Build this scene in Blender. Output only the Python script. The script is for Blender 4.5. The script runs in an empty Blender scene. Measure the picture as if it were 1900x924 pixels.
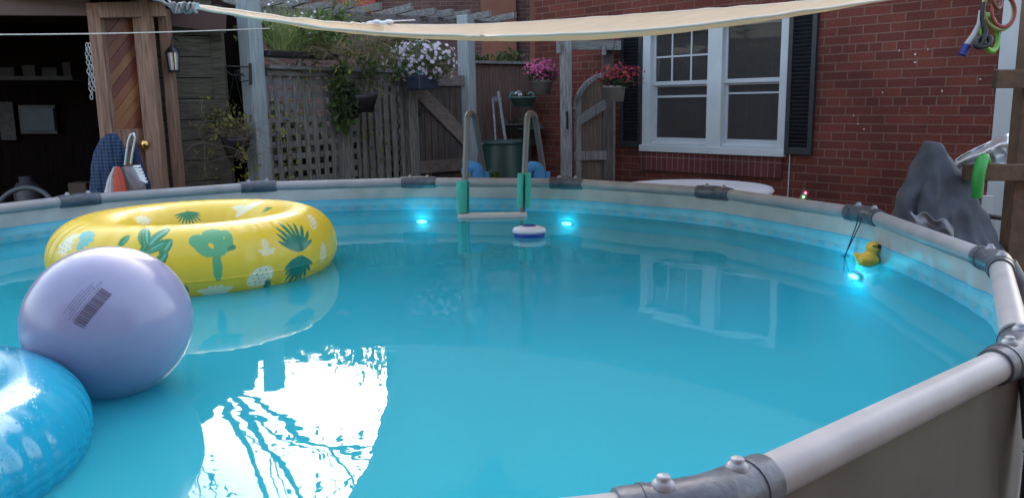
import bpy, math, random
import numpy as np
from mathutils import Vector, Matrix, noise as mnoise
random.seed(7)
rng = np.random.default_rng(7)
PI = math.pi
R_ = math.radians
scene = bpy.context.scene
COL = scene.collection

# ------------------------------------------------------------------ camera
F_PX, PITCH, ROLL = 1492.0, 0.1795, -0.0169
CAM = Vector((0, 0, 1.7527))
_F = Vector((0, math.cos(PITCH), -math.sin(PITCH)))
_Rt = Vector((1, 0, 0)); _U = _Rt.cross(_F)
_R2 = math.cos(ROLL) * _Rt + math.sin(ROLL) * _U
_U2 = -math.sin(ROLL) * _Rt + math.cos(ROLL) * _U
cam_d = bpy.data.cameras.new('camera')
cam_o = bpy.data.objects.new('camera', cam_d); COL.objects.link(cam_o)
cam_o.matrix_world = Matrix(((_R2.x, _U2.x, -_F.x, CAM.x), (_R2.y, _U2.y, -_F.y, CAM.y), (_R2.z, _U2.z, -_F.z, CAM.z), (0, 0, 0, 1)))
cam_d.sensor_width = 36; cam_d.lens = F_PX / 1900 * 36
cam_d.clip_start = 0.05; cam_d.clip_end = 2000
scene.camera = cam_o

# ------------------------------------------------------------------ sky, sun, exposure
w = bpy.data.worlds.new('World'); scene.world = w; w.use_nodes = True
nt = w.node_tree; bg = nt.nodes['Background']
sky = nt.nodes.new('ShaderNodeTexSky'); sky.sky_type = 'NISHITA'; sky.sun_disc = False
SUN_EL, SUN_AZ = R_(24), R_(4)          # azimuth clockwise from +Y (straight ahead)
sky.sun_elevation = SUN_EL; sky.sun_rotation = SUN_AZ
sky.air_density = 1.0; sky.dust_density = 5.0; sky.ozone_density = 1.0
hz = nt.nodes.new('ShaderNodeHueSaturation'); hz.inputs['Saturation'].default_value = 0.72; nt.links.new(sky.outputs[0], hz.inputs['Color']); nt.links.new(hz.outputs[0], bg.inputs[0]); bg.inputs[1].default_value = 0.15
sd = bpy.data.lights.new('sun', 'SUN'); sd.energy = 3.0; sd.angle = R_(0.5); sd.color = (1, 0.93, 0.82)
so = bpy.data.objects.new('sun', sd); COL.objects.link(so)
tosun = Vector((math.cos(SUN_EL) * math.sin(SUN_AZ), math.cos(SUN_EL) * math.cos(SUN_AZ), math.sin(SUN_EL)))
so.rotation_euler = (-tosun).to_track_quat('-Z', 'Y').to_euler(); so.location = (0, 0, 20)
scene.view_settings.view_transform = 'Standard'; scene.view_settings.look = 'None'
scene.view_settings.exposure = 2.5; scene.view_settings.gamma = 1
scene.cycles.use_denoising = True
scene.cycles.max_bounces = 10; scene.cycles.transparent_max_bounces = 16
scene.cycles.caustics_reflective = False; scene.cycles.caustics_refractive = False
scene.cycles.sample_clamp_indirect = 6

# ------------------------------------------------------------------ pixel to place helpers
def ray(px, py):
    return (_F * F_PX + _R2 * (px - 950) - _U2 * (py - 462)).normalized()
def at(px, py, Y):
    d = ray(px, py); return CAM + d * ((Y - CAM.y) / d.y)
def at_z(px, py, z):
    d = ray(px, py); return CAM + d * ((z - CAM.z) / d.z)
def at_plane(px, py, p0, n):
    d = ray(px, py); return CAM + d * ((p0 - CAM).dot(n) / d.dot(n))

# ------------------------------------------------------------------ mesh builder
class MB:
    def __init__(s): s.v = []; s.f = []; s.sm = []; s.uv = None
    def add(s, vs, fs, smooth=False):
        b = len(s.v); s.v.extend([tuple(p) for p in vs])
        s.f.extend([tuple(i + b for i in f) for f in fs]); s.sm.extend([smooth] * len(fs)); return s
    def box(s, c, size, M=None):
        hx, hy, hz = size[0] / 2, size[1] / 2, size[2] / 2
        c = Vector(c); vs = []
        for z in (-hz, hz):
            for x, y in ((-hx, -hy), (hx, -hy), (hx, hy), (-hx, hy)):
                p = Vector((x, y, z)); p = (M @ p) if M else p; vs.append(c + p)
        return s.add(vs, [(3, 2, 1, 0), (4, 5, 6, 7), (0, 1, 5, 4), (1, 2, 6, 5), (2, 3, 7, 6), (3, 0, 4, 7)])
    def bar(s, a, b, w, h, up=(0, 0, 1), taper=1):
        a, b = Vector(a), Vector(b); d = (b - a).normalized(); up = Vector(up)
        x = d.cross(up)
        if x.length < 1e-4: x = d.cross(Vector((0, 1, 0)))
        x.normalize(); y = x.cross(d)
        vs = []
        for p, k in ((a, 1), (b, taper)):
            for i, j in ((-1, -1), (1, -1), (1, 1), (-1, 1)): vs.append(p + x * (i * w / 2 * k) + y * (j * h / 2 * k))
        return s.add(vs, [(0, 1, 2, 3), (7, 6, 5, 4), (0, 4, 5, 1), (1, 5, 6, 2), (2, 6, 7, 3), (3, 7, 4, 0)])
    def tube(s, pts, r, n=12, caps=True, flat=1.0):
        pts = [Vector(p) for p in pts]; m = len(pts)
        rr = r if isinstance(r, (list, tuple)) else [r] * m
        T = []
        for i in range(m):
            t = pts[min(i + 1, m - 1)] - pts[max(i - 1, 0)]
            T.append(t.normalized() if t.length > 1e-9 else Vector((0, 0, 1)))
        up = Vector((0, 0, 1)) if abs(T[0].z) < 0.9 else Vector((1, 0, 0))
        x = T[0].cross(up).normalized(); vs = []
        for i in range(m):
            x = (x - T[i] * x.dot(T[i])).normalized(); y = T[i].cross(x)
            for k in range(n):
                a = 2 * PI * k / n; vs.append(pts[i] + x * (math.cos(a) * rr[i]) + y * (math.sin(a) * rr[i] * flat))
        fs = [(i * n + k, (i + 1) * n + k, (i + 1) * n + (k + 1) % n, i * n + (k + 1) % n) for i in range(m - 1) for k in range(n)]
        s.add(vs, fs, True)
        if caps:
            s.add(vs[:n], [tuple(range(n))]); s.add(vs[-n:], [tuple(reversed(range(n)))])
        return s
    def lathe(s, prof, c, n=32, M=None, caps=False):
        c = Vector(c); vs = []
        for r, z in prof:
            for k in range(n):
                a = 2 * PI * k / n; p = Vector((r * math.cos(a), r * math.sin(a), z)); p = (M @ p) if M else p; vs.append(c + p)
        fs = [(i * n + k, i * n + (k + 1) % n, (i + 1) * n + (k + 1) % n, (i + 1) * n + k) for i in range(len(prof) - 1) for k in range(n)]
        s.add(vs, fs, True)
        if caps: s.add(vs[:n], [tuple(reversed(range(n)))]); s.add(vs[-n:], [tuple(range(n))])
        return s
    def ell(s, c, rad, M=None, n=24, m=14):
        prof = [(math.sin(PI * i / m), -math.cos(PI * i / m)) for i in range(m + 1)]
        prof = [(max(a, 1e-3), b) for a, b in prof]
        S = Matrix.Diagonal((rad[0], rad[1], rad[2])); S = (M @ S) if M else S
        return s.lathe(prof, c, n, S)
    def torus(s, c, R, r, M=None, n=48, m=14):
        c = Vector(c); vs = []
        for i in range(n):
            a = 2 * PI * i / n
            for j in range(m):
                b = 2 * PI * j / m; p = Vector(((R + r * math.cos(b)) * math.cos(a), (R + r * math.cos(b)) * math.sin(a), r * math.sin(b)))
                vs.append(c + ((M @ p) if M else p))
        fs = [(i * m + j, ((i + 1) % n) * m + j, ((i + 1) % n) * m + (j + 1) % m, i * m + (j + 1) % m) for i in range(n) for j in range(m)]
        return s.add(vs, fs, True)
    def build(s, name, mat, parent=None, bevel=0, uvf=None):
        me = bpy.data.meshes.new(name); me.from_pydata(s.v, [], s.f); 
        me.polygons.foreach_set('use_smooth', s.sm); me.update()
        if uvf:
            uvl = me.uv_layers.new(name='UVMap')
            for l in me.loops: uvl.data[l.index].uv = uvf(me.vertices[l.vertex_index].co)
        o = bpy.data.objects.new(name, me); COL.objects.link(o)
        if mat: me.materials.append(mat)
        if parent:
            o.parent = parent
            if parent.type == 'EMPTY': o.matrix_parent_inverse = Matrix.Translation(-parent.location)
        if bevel:
            b = o.modifiers.new('bevel', 'BEVEL'); b.width = bevel; b.segments = 2; b.limit_method = 'ANGLE'; b.angle_limit = R_(50)
        return o

def tag(o, label=None, cat=None, group=None, kind=None):
    if label: o['label'] = label
    if cat: o['category'] = cat
    if group: o['group'] = group
    if kind: o['kind'] = kind
    return o
def thing(name, label, cat, loc, group=None):
    o = bpy.data.objects.new(name, None); COL.objects.link(o); o.location = loc; o.empty_display_size = 0.1
    return tag(o, label, cat, group)
def copy_tree(o, parent=None):
    c = o.copy(); COL.objects.link(c)
    if parent: c.parent = parent
    for ch in list(o.children): copy_tree(ch, c)
    return c

# ------------------------------------------------------------------ materials
def newmat(name):
    m = bpy.data.materials.new(name); m.use_nodes = True
    return m, m.node_tree, m.node_tree.nodes['Principled BSDF']
def N(nt, t, **kw):
    n = nt.nodes.new(t)
    for k, v in kw.items():
        if k.startswith('i_'): n.inputs[k[2:].replace('_', ' ')].default_value = v
        else: setattr(n, k, v)
    return n
def pbr(name, c, rough=0.6, var=0.0, vscale=8, c2=None, bump=0.0, bscale=40, metal=0, stretch=None, trans=0, coat=0, sss=0, detail=5, island=0, spec=0.5, alpha=1):
    m, nt, p = newmat(name); L = nt.links.new
    p.inputs['Roughness'].default_value = rough; p.inputs['Metallic'].default_value = metal
    p.inputs['Coat Weight'].default_value = coat; p.inputs['Coat Roughness'].default_value = 0.15
    p.inputs['Specular IOR Level'].default_value = spec; p.inputs['Alpha'].default_value = alpha
    c = tuple(c) + (1,) if len(c) == 3 else c
    p.inputs['Base Color'].default_value = c
    tc = N(nt, 'ShaderNodeTexCoord'); vec = tc.outputs['Object']
    if stretch:
        mp = N(nt, 'ShaderNodeMapping'); mp.inputs['Scale'].default_value = stretch; L(vec, mp.inputs[0]); vec = mp.outputs[0]
    if var or c2:
        nz = N(nt, 'ShaderNodeTexNoise'); nz.inputs['Scale'].default_value = vscale; nz.inputs['Detail'].default_value = detail; L(vec, nz.inputs['Vector'])
        rp = N(nt, 'ShaderNodeValToRGB'); rp.color_ramp.elements[0].position = 0.32; rp.color_ramp.elements[1].position = 0.68
        d = c2 + (1,) if c2 else tuple(x * (1 - var) for x in c[:3]) + (1,)
        e = c if c2 else tuple(min(1, x * (1 + var)) for x in c[:3]) + (1,)
        rp.color_ramp.elements[0].color = d; rp.color_ramp.elements[1].color = e
        L(nz.outputs[0], rp.inputs[0]); col = rp.outputs[0]
    else: col = None
    if island:
        g = N(nt, 'ShaderNodeNewGeometry'); hs = N(nt, 'ShaderNodeHueSaturation')
        mr = N(nt, 'ShaderNodeMapRange'); mr.inputs['To Min'].default_value = 1 - island; mr.inputs['To Max'].default_value = 1 + island
        L(g.outputs['Random Per Island'], mr.inputs[0]); L(mr.outputs[0], hs.inputs['Value'])
        mr2 = N(nt, 'ShaderNodeMapRange'); mr2.inputs['To Min'].default_value = 0.47; mr2.inputs['To Max'].default_value = 0.52
        L(g.outputs['Random Per Island'], mr2.inputs[0]); L(mr2.outputs[0], hs.inputs['Hue'])
        if col: L(col, hs.inputs['Color'])
        else: hs.inputs['Color'].default_value = c
        col = hs.outputs[0]
    if col: L(col, p.inputs['Base Color'])
    if bump:
        nb = N(nt, 'ShaderNodeTexNoise'); nb.inputs['Scale'].default_value = bscale; nb.inputs['Detail'].default_value = 6; L(vec, nb.inputs['Vector'])
        bp = N(nt, 'ShaderNodeBump'); bp.inputs['Strength'].default_value = bump; bp.inputs['Distance'].default_value = 0.01
        L(nb.outputs[0], bp.inputs['Height']); L(bp.outputs[0], p.inputs['Normal'])
    if trans:
        tr = N(nt, 'ShaderNodeBsdfTranslucent'); mx = N(nt, 'ShaderNodeMixShader'); mx.inputs[0].default_value = trans
        out = nt.nodes['Material Output']
        if col: L(col, tr.inputs[0])
        else: tr.inputs[0].default_value = c
        L(p.outputs[0], mx.inputs[1]); L(tr.outputs[0], mx.inputs[2]); L(mx.outputs[0], out.inputs[0])
    return m
def emit(name, c, s):
    m, nt, p = newmat(name); p.inputs['Base Color'].default_value = c + (1,); p.inputs['Emission Color'].default_value = c + (1,); p.inputs['Emission Strength'].default_value = s
    return m
def brick_mat(name, c1, c2, mortar, bw=0.215, bh=0.070, ms=0.005, offset=0.5, header=True):
    m, nt, p = newmat(name); L = nt.links.new
    uv = N(nt, 'ShaderNodeUVMap')
    nzw = N(nt, 'ShaderNodeTexNoise'); nzw.inputs['Scale'].default_value = 22; nzw.inputs['Detail'].default_value = 3
    vm = N(nt, 'ShaderNodeVectorMath', operation='MULTIPLY_ADD'); vm.inputs[1].default_value = (0.004, 0.004, 0)
    L(uv.outputs[0], nzw.inputs[0]); L(nzw.outputs['Color'], vm.inputs[0]); L(uv.outputs[0], vm.inputs[2])
    def bt(w_):
        b = N(nt, 'ShaderNodeTexBrick'); b.offset = offset; L(vm.outputs[0], b.inputs['Vector'])
        b.inputs['Scale'].default_value = 1; b.inputs['Brick Width'].default_value = w_; b.inputs['Row Height'].default_value = bh
        b.inputs['Mortar Size'].default_value = ms; b.inputs['Mortar Smooth'].default_value = 0.15; b.inputs['Bias'].default_value = 0.0
        b.inputs['Color1'].default_value = c1 + (1,); b.inputs['Color2'].default_value = c2 + (1,); b.inputs['Mortar'].default_value = mortar + (1,); return b
    b = bt(bw); colr, fac = b.outputs['Color'], b.outputs['Fac']
    if header:
        b2 = bt(bw / 2); sp = N(nt, 'ShaderNodeSeparateXYZ'); L(vm.outputs[0], sp.inputs[0])
        dv = N(nt, 'ShaderNodeMath', operation='DIVIDE'); dv.inputs[1].default_value = bh * 6; L(sp.outputs[1], dv.inputs[0])
        frc = N(nt, 'ShaderNodeMath', operation='FRACT'); L(dv.outputs[0], frc.inputs[0])
        lt_ = N(nt, 'ShaderNodeMath', operation='LESS_THAN'); lt_.inputs[1].default_value = 1 / 6; L(frc.outputs[0], lt_.inputs[0])
        dx = N(nt, 'ShaderNodeMath', operation='DIVIDE'); dx.inputs[1].default_value = bw * 2; L(sp.outputs[0], dx.inputs[0])
        fx_ = N(nt, 'ShaderNodeMath', operation='FRACT'); L(dx.outputs[0], fx_.inputs[0])
        m1 = N(nt, 'ShaderNodeMix', data_type='RGBA'); L(lt_.outputs[0], m1.inputs[0]); L(colr, m1.inputs[6]); L(b2.outputs['Color'], m1.inputs[7]); colr = m1.outputs[2]
        m2 = N(nt, 'ShaderNodeMix', data_type='FLOAT'); L(lt_.outputs[0], m2.inputs[0]); L(fac, m2.inputs[2]); L(b2.outputs['Fac'], m2.inputs[3]); fac = m2.outputs[0]
    nz = N(nt, 'ShaderNodeTexNoise'); nz.inputs['Scale'].default_value = 60; nz.inputs['Detail'].default_value = 8; L(uv.outputs[0], nz.inputs[0])
    nz2 = N(nt, 'ShaderNodeTexNoise'); nz2.inputs['Scale'].default_value = 1.3; nz2.inputs['Detail'].default_value = 4; L(uv.outputs[0], nz2.inputs[0])
    mr = N(nt, 'ShaderNodeMapRange'); mr.inputs['From Min'].default_value = 0.3; mr.inputs['From Max'].default_value = 0.7; mr.inputs['To Min'].default_value = 0.8; mr.inputs['To Max'].default_value = 1.15
    L(nz.outputs[0], mr.inputs[0])
    mr3 = N(nt, 'ShaderNodeMapRange'); mr3.inputs['From Min'].default_value = 0.3; mr3.inputs['From Max'].default_value = 0.7; mr3.inputs['To Min'].default_value = 0.75; mr3.inputs['To Max'].default_value = 1.2
    L(nz2.outputs[0], mr3.inputs[0])
    mu = N(nt, 'ShaderNodeMath', operation='MULTIPLY'); L(mr.outputs[0], mu.inputs[0]); L(mr3.outputs[0], mu.inputs[1])
    hs = N(nt, 'ShaderNodeHueSaturation'); L(colr, hs.inputs['Color']); L(mu.outputs[0], hs.inputs['Value'])
    L(hs.outputs[0], p.inputs['Base Color']); p.inputs['Roughness'].default_value = 0.9; p.inputs['Specular IOR Level'].default_value = 0.15
    ad = N(nt, 'ShaderNodeMath', operation='MULTIPLY_ADD'); ad.inputs[1].default_value = -1.0; L(fac, ad.inputs[0])
    sc_ = N(nt, 'ShaderNodeMath', operation='MULTIPLY'); sc_.inputs[1].default_value = 0.35; L(nz.outputs[0], sc_.inputs[0]); L(sc_.outputs[0], ad.inputs[2])
    bp = N(nt, 'ShaderNodeBump'); bp.inputs['Strength'].default_value = 0.7; bp.inputs['Distance'].default_value = 0.006; L(ad.outputs[0], bp.inputs['Height']); L(bp.outputs[0], p.inputs['Normal'])
    return m

wood_grey = pbr('weathered grey wood', (0.27, 0.275, 0.265), 0.85, c2=(0.10, 0.10, 0.096), vscale=6, stretch=(12, 12, 1.2), bump=0.5, bscale=14)
wood_post = pbr('blue grey painted post', (0.34, 0.39, 0.40), 0.8, c2=(0.23, 0.27, 0.28), vscale=5, stretch=(10, 10, 1), bump=0.35, bscale=14)
wood_grey_h = pbr('weathered grey rail wood', (0.25, 0.25, 0.24), 0.85, c2=(0.12, 0.12, 0.115), vscale=6, stretch=(1.5, 1.5, 14), bump=0.5, bscale=14)
wood_dark = pbr('dark fence boards', (0.10, 0.082, 0.075), 0.85, c2=(0.045, 0.036, 0.033), vscale=5, stretch=(14, 14, 1), bump=0.5, bscale=12)
wood_shed = pbr('dark olive shed planks', (0.10, 0.09, 0.062), 0.85, c2=(0.04, 0.036, 0.026), vscale=5, stretch=(1.5, 1.5, 12), bump=0.5, bscale=10)
wood_frame = pbr('greyed cedar door frame', (0.34, 0.205, 0.145), 0.75, c2=(0.17, 0.095, 0.065), vscale=5, stretch=(14, 14, 1), bump=0.4, bscale=12)
wood_deck = pbr('treated brown lumber', (0.14, 0.082, 0.05), 0.8, c2=(0.08, 0.052, 0.036), vscale=5, stretch=(3, 3, 3), bump=0.4, bscale=12)
wood_beam = pbr('pergola grey timber', (0.26, 0.25, 0.24), 0.85, c2=(0.08, 0.077, 0.074), vscale=7, stretch=(5, 1.5, 14), bump=0.5, bscale=12)
brick = brick_mat('red house brick', (0.160, 0.047, 0.033), (0.105, 0.033, 0.026), (0.17, 0.10, 0.08))
brick_far = brick_mat('neighbour brick', (0.15, 0.085, 0.075), (0.11, 0.06, 0.055), (0.20, 0.16, 0.15), header=False)
brick_sill = brick_mat('soldier course brick', (0.125, 0.035, 0.034), (0.09, 0.03, 0.03), (0.17, 0.11, 0.1), bw=0.065, bh=0.4, offset=0, header=False)
white_paint = pbr('white window paint', (0.43, 0.475, 0.485), 0.5, var=0.06, vscale=5)
black_paint = pbr('black shutter paint', (0.014, 0.018, 0.022), 0.5, var=0.3, vscale=30)
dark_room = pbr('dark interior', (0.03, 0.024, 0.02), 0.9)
black_plastic = pbr('black plastic', (0.012, 0.012, 0.014), 0.45)
black_metal = pbr('black iron', (0.012, 0.012, 0.013), 0.4, metal=0.3)
steel = pbr('zinc bolt', (0.30, 0.31, 0.33), 0.5, metal=0.4)
rail_mat = pbr('pale grey coated steel', (0.33, 0.32, 0.325), 0.42, var=0.10, vscale=9, bump=0.05, bscale=90, detail=9)
conn_mat = pbr('slate grey plastic joint', (0.085, 0.095, 0.115), 0.34, var=0.35, vscale=22, bump=0.15, bscale=70, detail=9)
leg_mat = pbr('dark grey steel leg', (0.05, 0.055, 0.065), 0.45, var=0.1, vscale=8)
brass = pbr('brass', (0.7, 0.48, 0.16), 0.25, metal=1)
rope_mat = pbr('pale rope', (0.55, 0.53, 0.48), 0.8, var=0.25, vscale=120)
leaf_mat = pbr('green leaves', (0.10, 0.16, 0.045), 0.55, c2=(0.055, 0.10, 0.03), vscale=3, trans=0.3, island=0.5)
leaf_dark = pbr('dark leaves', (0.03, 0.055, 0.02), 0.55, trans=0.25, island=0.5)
leaf_yel = pbr('yellowing leaves', (0.20, 0.20, 0.045), 0.6, trans=0.35, island=0.45)
dry_mat = pbr('dry stems', (0.20, 0.15, 0.10), 0.85, island=0.45)
soil = pbr('potting soil', (0.03, 0.022, 0.016), 0.95)
bark = pbr('bark', (0.09, 0.07, 0.055), 0.9, var=0.3, vscale=20, bump=0.5, bscale=20)

# ------------------------------------------------------------------ levels
RIM = 1.22; WATER = 1.025
PC = Vector((-0.777, 3.215, 0)); PR = 2.44; NV = 14; PH = 2.4186

# ------------------------------------------------------------------ ground
g = MB(); S = 60
n = 40
xs = np.linspace(-S, S, n + 1)
g.add([(x, y, 0.0) for y in xs for x in xs], [(j * (n + 1) + i, j * (n + 1) + i + 1, (j + 1) * (n + 1) + i + 1, (j + 1) * (n + 1) + i) for j in range(n) for i in range(n)])
go = g.build('ground', pbr('packed earth and worn grass', (0.10, 0.09, 0.055), 0.95, c2=(0.05, 0.065, 0.025), vscale=2.5, bump=0.6, bscale=30)); tag(go, kind='structure')
pv = MB()
for i in range(-9, 9):
    for j in range(-2, 16):
        pv.box((i * 0.5 + 0.25, j * 0.5 + 0.3, 0.0), (0.492, 0.492, 0.05))
po = pv.build('patio', pbr('grey patio slabs', (0.24, 0.22, 0.2), 0.85, var=0.2, vscale=4, bump=0.3, bscale=60), bevel=0.004); tag(po, kind='structure')

# ------------------------------------------------------------------ pool
OBS = [(144, 371), (479, 346), (778, 338), (1055, 340), (1330, 358), (1612, 399), (1854, 489), (1893, 658), (1312, 940)]
verts = []
for i in range(NV):
    if i < 9: verts.append(at_z(OBS[i][0], OBS[i][1], RIM))
    else:
        a = PH - i * 2 * PI / NV; verts.append(PC + Vector((PR * math.cos(a), PR * math.sin(a), RIM)))
pool = thing('swimming_pool', 'round above ground pool with pale grey tube rim and grey corner joints', 'pool', (PC.x, PC.y, 0))
angs = [math.atan2(v.y - PC.y, v.x - PC.x) for v in verts]
def rim_radius(th):
    # distance from PC to the polygon in direction th
    d = Vector((math.cos(th), math.sin(th)))
    for i in range(NV):
        a, b = verts[i] - PC, verts[(i + 1) % NV] - PC
        e = Vector((b.x - a.x, b.y - a.y)); den = d.x * e.y - d.y * e.x
        if abs(den) < 1e-9: continue
        t = (a.x * e.y - a.y * e.x) / den; u = (a.x * d.y - a.y * d.x) / den
        if t > 0 and -1e-6 <= u <= 1 + 1e-6: return t
    return PR
def wall_pt(th, z):
    rp = rim_radius(th); k = min(1, max(0, (RIM - 0.02 - z) / 0.28)); k = k * k * (3 - 2 * k)
    r = (rp - 0.012) * (1 - k) + (PR - 0.02) * k
    # soft folds hanging from the joints
    f = 0.0
    near = min(abs((th - a + PI) % (2 * PI) - PI) for a in angs)
    f = 0.008 * math.exp(-(near / 0.11) ** 2) * math.sin(near * 90) * math.exp(-((z - 1.12) / 0.08) ** 2)
    f += 0.004 * mnoise.noise(Vector((th * 9, z * 6, 0)))
    return PC + Vector(((r + f) * math.cos(th), (r + f) * math.sin(th), z))
NT = 420
zs = [RIM - 0.01, 1.19, 1.165, 1.14, 1.115, 1.09, 1.065, 1.04, WATER, 1.0, 0.95, 0.88, 0.75, 0.55, 0.3, 0.12, 0.045]
vs = [wall_pt(2 * PI * k / NT, z) for z in zs for k in range(NT)]
vs += [PC + Vector(((PR - d) * math.cos(2 * PI * k / NT), (PR - d) * math.sin(2 * PI * k / NT), h)) for d, h in ((0.05, 0.035), (1.2, 0.032)) for k in range(NT)]
vs.append(PC + Vector((0, 0, 0.032)))
M_ = len(zs) + 2
fs = [(i * NT + k, i * NT + (k + 1) % NT, (i + 1) * NT + (k + 1) % NT, (i + 1) * NT + k) for i in range(M_ - 1) for k in range(NT)]
fs += [((M_ - 1) * NT + k, (M_ - 1) * NT + (k + 1) % NT, M_ * NT) for k in range(NT)]
liner_m, nt, p = newmat('pool liner print'); L = nt.links.new
geo = N(nt, 'ShaderNodeNewGeometry'); sx = N(nt, 'ShaderNodeSeparateXYZ'); L(geo.outputs['Position'], sx.inputs[0])
rp = N(nt, 'ShaderNodeValToRGB'); rp.color_ramp.interpolation = 'CONSTANT'
els = rp.color_ramp.elements
def zz(z): return (z - 0.9) / 0.4
els[0].position = 0; els[0].color = (0.16, 0.60, 0.75, 1)
els[1].position = zz(1.045); els[1].color = (0.12, 0.52, 0.66, 1)
for z, c in ((1.062, (0.24, 0.62, 0.72, 1)), (1.088, (0.17, 0.57, 0.70, 1)), (1.106, (0.08, 0.42, 0.6, 1)), (1.112, (0.47, 0.48, 0.46, 1))):
    e = els.new(zz(z)); e.color = c
nzz = N(nt, 'ShaderNodeTexNoise'); nzz.inputs['Scale'].default_value = 3.0
ma = N(nt, 'ShaderNodeMath', operation='MULTIPLY_ADD'); ma.inputs[1].default_value = 0.014; L(nzz.outputs[0], ma.inputs[0]); L(sx.outputs[2], ma.inputs[2])
mr = N(nt, 'ShaderNodeMapRange'); mr.inputs['From Min'].default_value = 0.907; mr.inputs['From Max'].default_value = 1.307
L(ma.outputs[0], mr.inputs[0]); L(mr.outputs[0], rp.inputs[0])
# triangle tile pattern on the print band
at2 = N(nt, 'ShaderNodeMath', operation='ARCTAN2')
s2 = N(nt, 'ShaderNodeVectorMath', operation='SUBTRACT'); s2.inputs[1].default_value = tuple(PC); L(geo.outputs['Position'], s2.inputs[0])
sy = N(nt, 'ShaderNodeSeparateXYZ'); L(s2.outputs[0], sy.inputs[0]); L(sy.outputs[1], at2.inputs[0]); L(sy.outputs[0], at2.inputs[1])
mul = N(nt, 'ShaderNodeMath', operation='MULTIPLY'); mul.inputs[1].default_value = 2.44 / 0.055; L(at2.outputs[0], mul.inputs[0])
pp = N(nt, 'ShaderNodeMath', operation='PINGPONG'); pp.inputs[1].default_value = 1; L(mul.outputs[0], pp.inputs[0])
zr = N(nt, 'ShaderNodeMapRange'); zr.inputs['From Min'].default_value = 1.03; zr.inputs['From Max'].default_value = 1.062; L(sx.outputs[2], zr.inputs[0])
lt = N(nt, 'ShaderNodeMath', operation='LESS_THAN'); L(pp.outputs[0], lt.inputs[0]); L(zr.outputs[0], lt.inputs[1])
zb = N(nt, 'ShaderNodeMath', operation='LESS_THAN'); zb.inputs[1].default_value = 1.06; L(sx.outputs[2], zb.inputs[0])
mm = N(nt, 'ShaderNodeMath', operation='MULTIPLY'); L(lt.outputs[0], mm.inputs[0]); L(zb.outputs[0], mm.inputs[1])
mm2 = N(nt, 'ShaderNodeMath', operation='MULTIPLY'); mm2.inputs[1].default_value = 0.85; L(mm.outputs[0], mm2.inputs[0])
mxc = N(nt, 'ShaderNodeMix', data_type='RGBA'); L(mm2.outputs[0], mxc.inputs[0]); L(rp.outputs[0], mxc.inputs[6]); mxc.inputs[7].default_value = (0.30, 0.55, 0.62, 1)
# faint dirt and scale
dn = N(nt, 'ShaderNodeTexNoise'); dn.inputs['Scale'].default_value = 7; dn.inputs['Detail'].default_value = 8; L(geo.outputs['Position'], dn.inputs[0])
dr = N(nt, 'ShaderNodeMapRange'); dr.inputs['From Min'].default_value = 0.3; dr.inputs['From Max'].default_value = 0.7; dr.inputs['To Min'].default_value = 0.86; dr.inputs['To Max'].default_value = 1.1; L(dn.outputs[0], dr.inputs[0])
hs = N(nt, 'ShaderNodeHueSaturation'); L(mxc.outputs[2], hs.inputs['Color']); L(dr.outputs[0], hs.inputs['Value']); L(hs.outputs[0], p.inputs['Base Color'])
p.inputs['Roughness'].default_value = 0.42
bn = N(nt, 'ShaderNodeTexNoise'); bn.inputs['Scale'].default_value = 5; L(geo.outputs['Position'], bn.inputs[0])
bp = N(nt, 'ShaderNodeBump'); bp.inputs['Strength'].default_value = 0.5; bp.inputs['Distance'].default_value = 0.04; L(bn.outputs[0], bp.inputs['Height']); L(bp.outputs[0], p.inputs['Normal'])
mb = MB(); mb.add(vs, fs, True); mb.build('liner', liner_m, pool)
# outer wall
vs = []; zo = [RIM - 0.02, 1.1, 0.9, 0.6, 0.3, 0.02]
for z in zo:
    for k in range(NT):
        th = 2 * PI * k / NT; q = wall_pt(th, max(z, 0.5)) - PC; r = math.hypot(q.x, q.y) + 0.018
        vs.append(PC + Vector((r * math.cos(th), r * math.sin(th), z)))
mb = MB(); mb.add(vs, [(i * NT + k, (i + 1) * NT + k, (i + 1) * NT + (k + 1) % NT, i * NT + (k + 1) % NT) for i in range(len(zo) - 1) for k in range(NT)], True)
mb.build('outer_wall', pbr('taupe outer liner', (0.105, 0.092, 0.08), 0.5, var=0.22, vscale=2.5, bump=0.3, bscale=6), pool)
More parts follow.
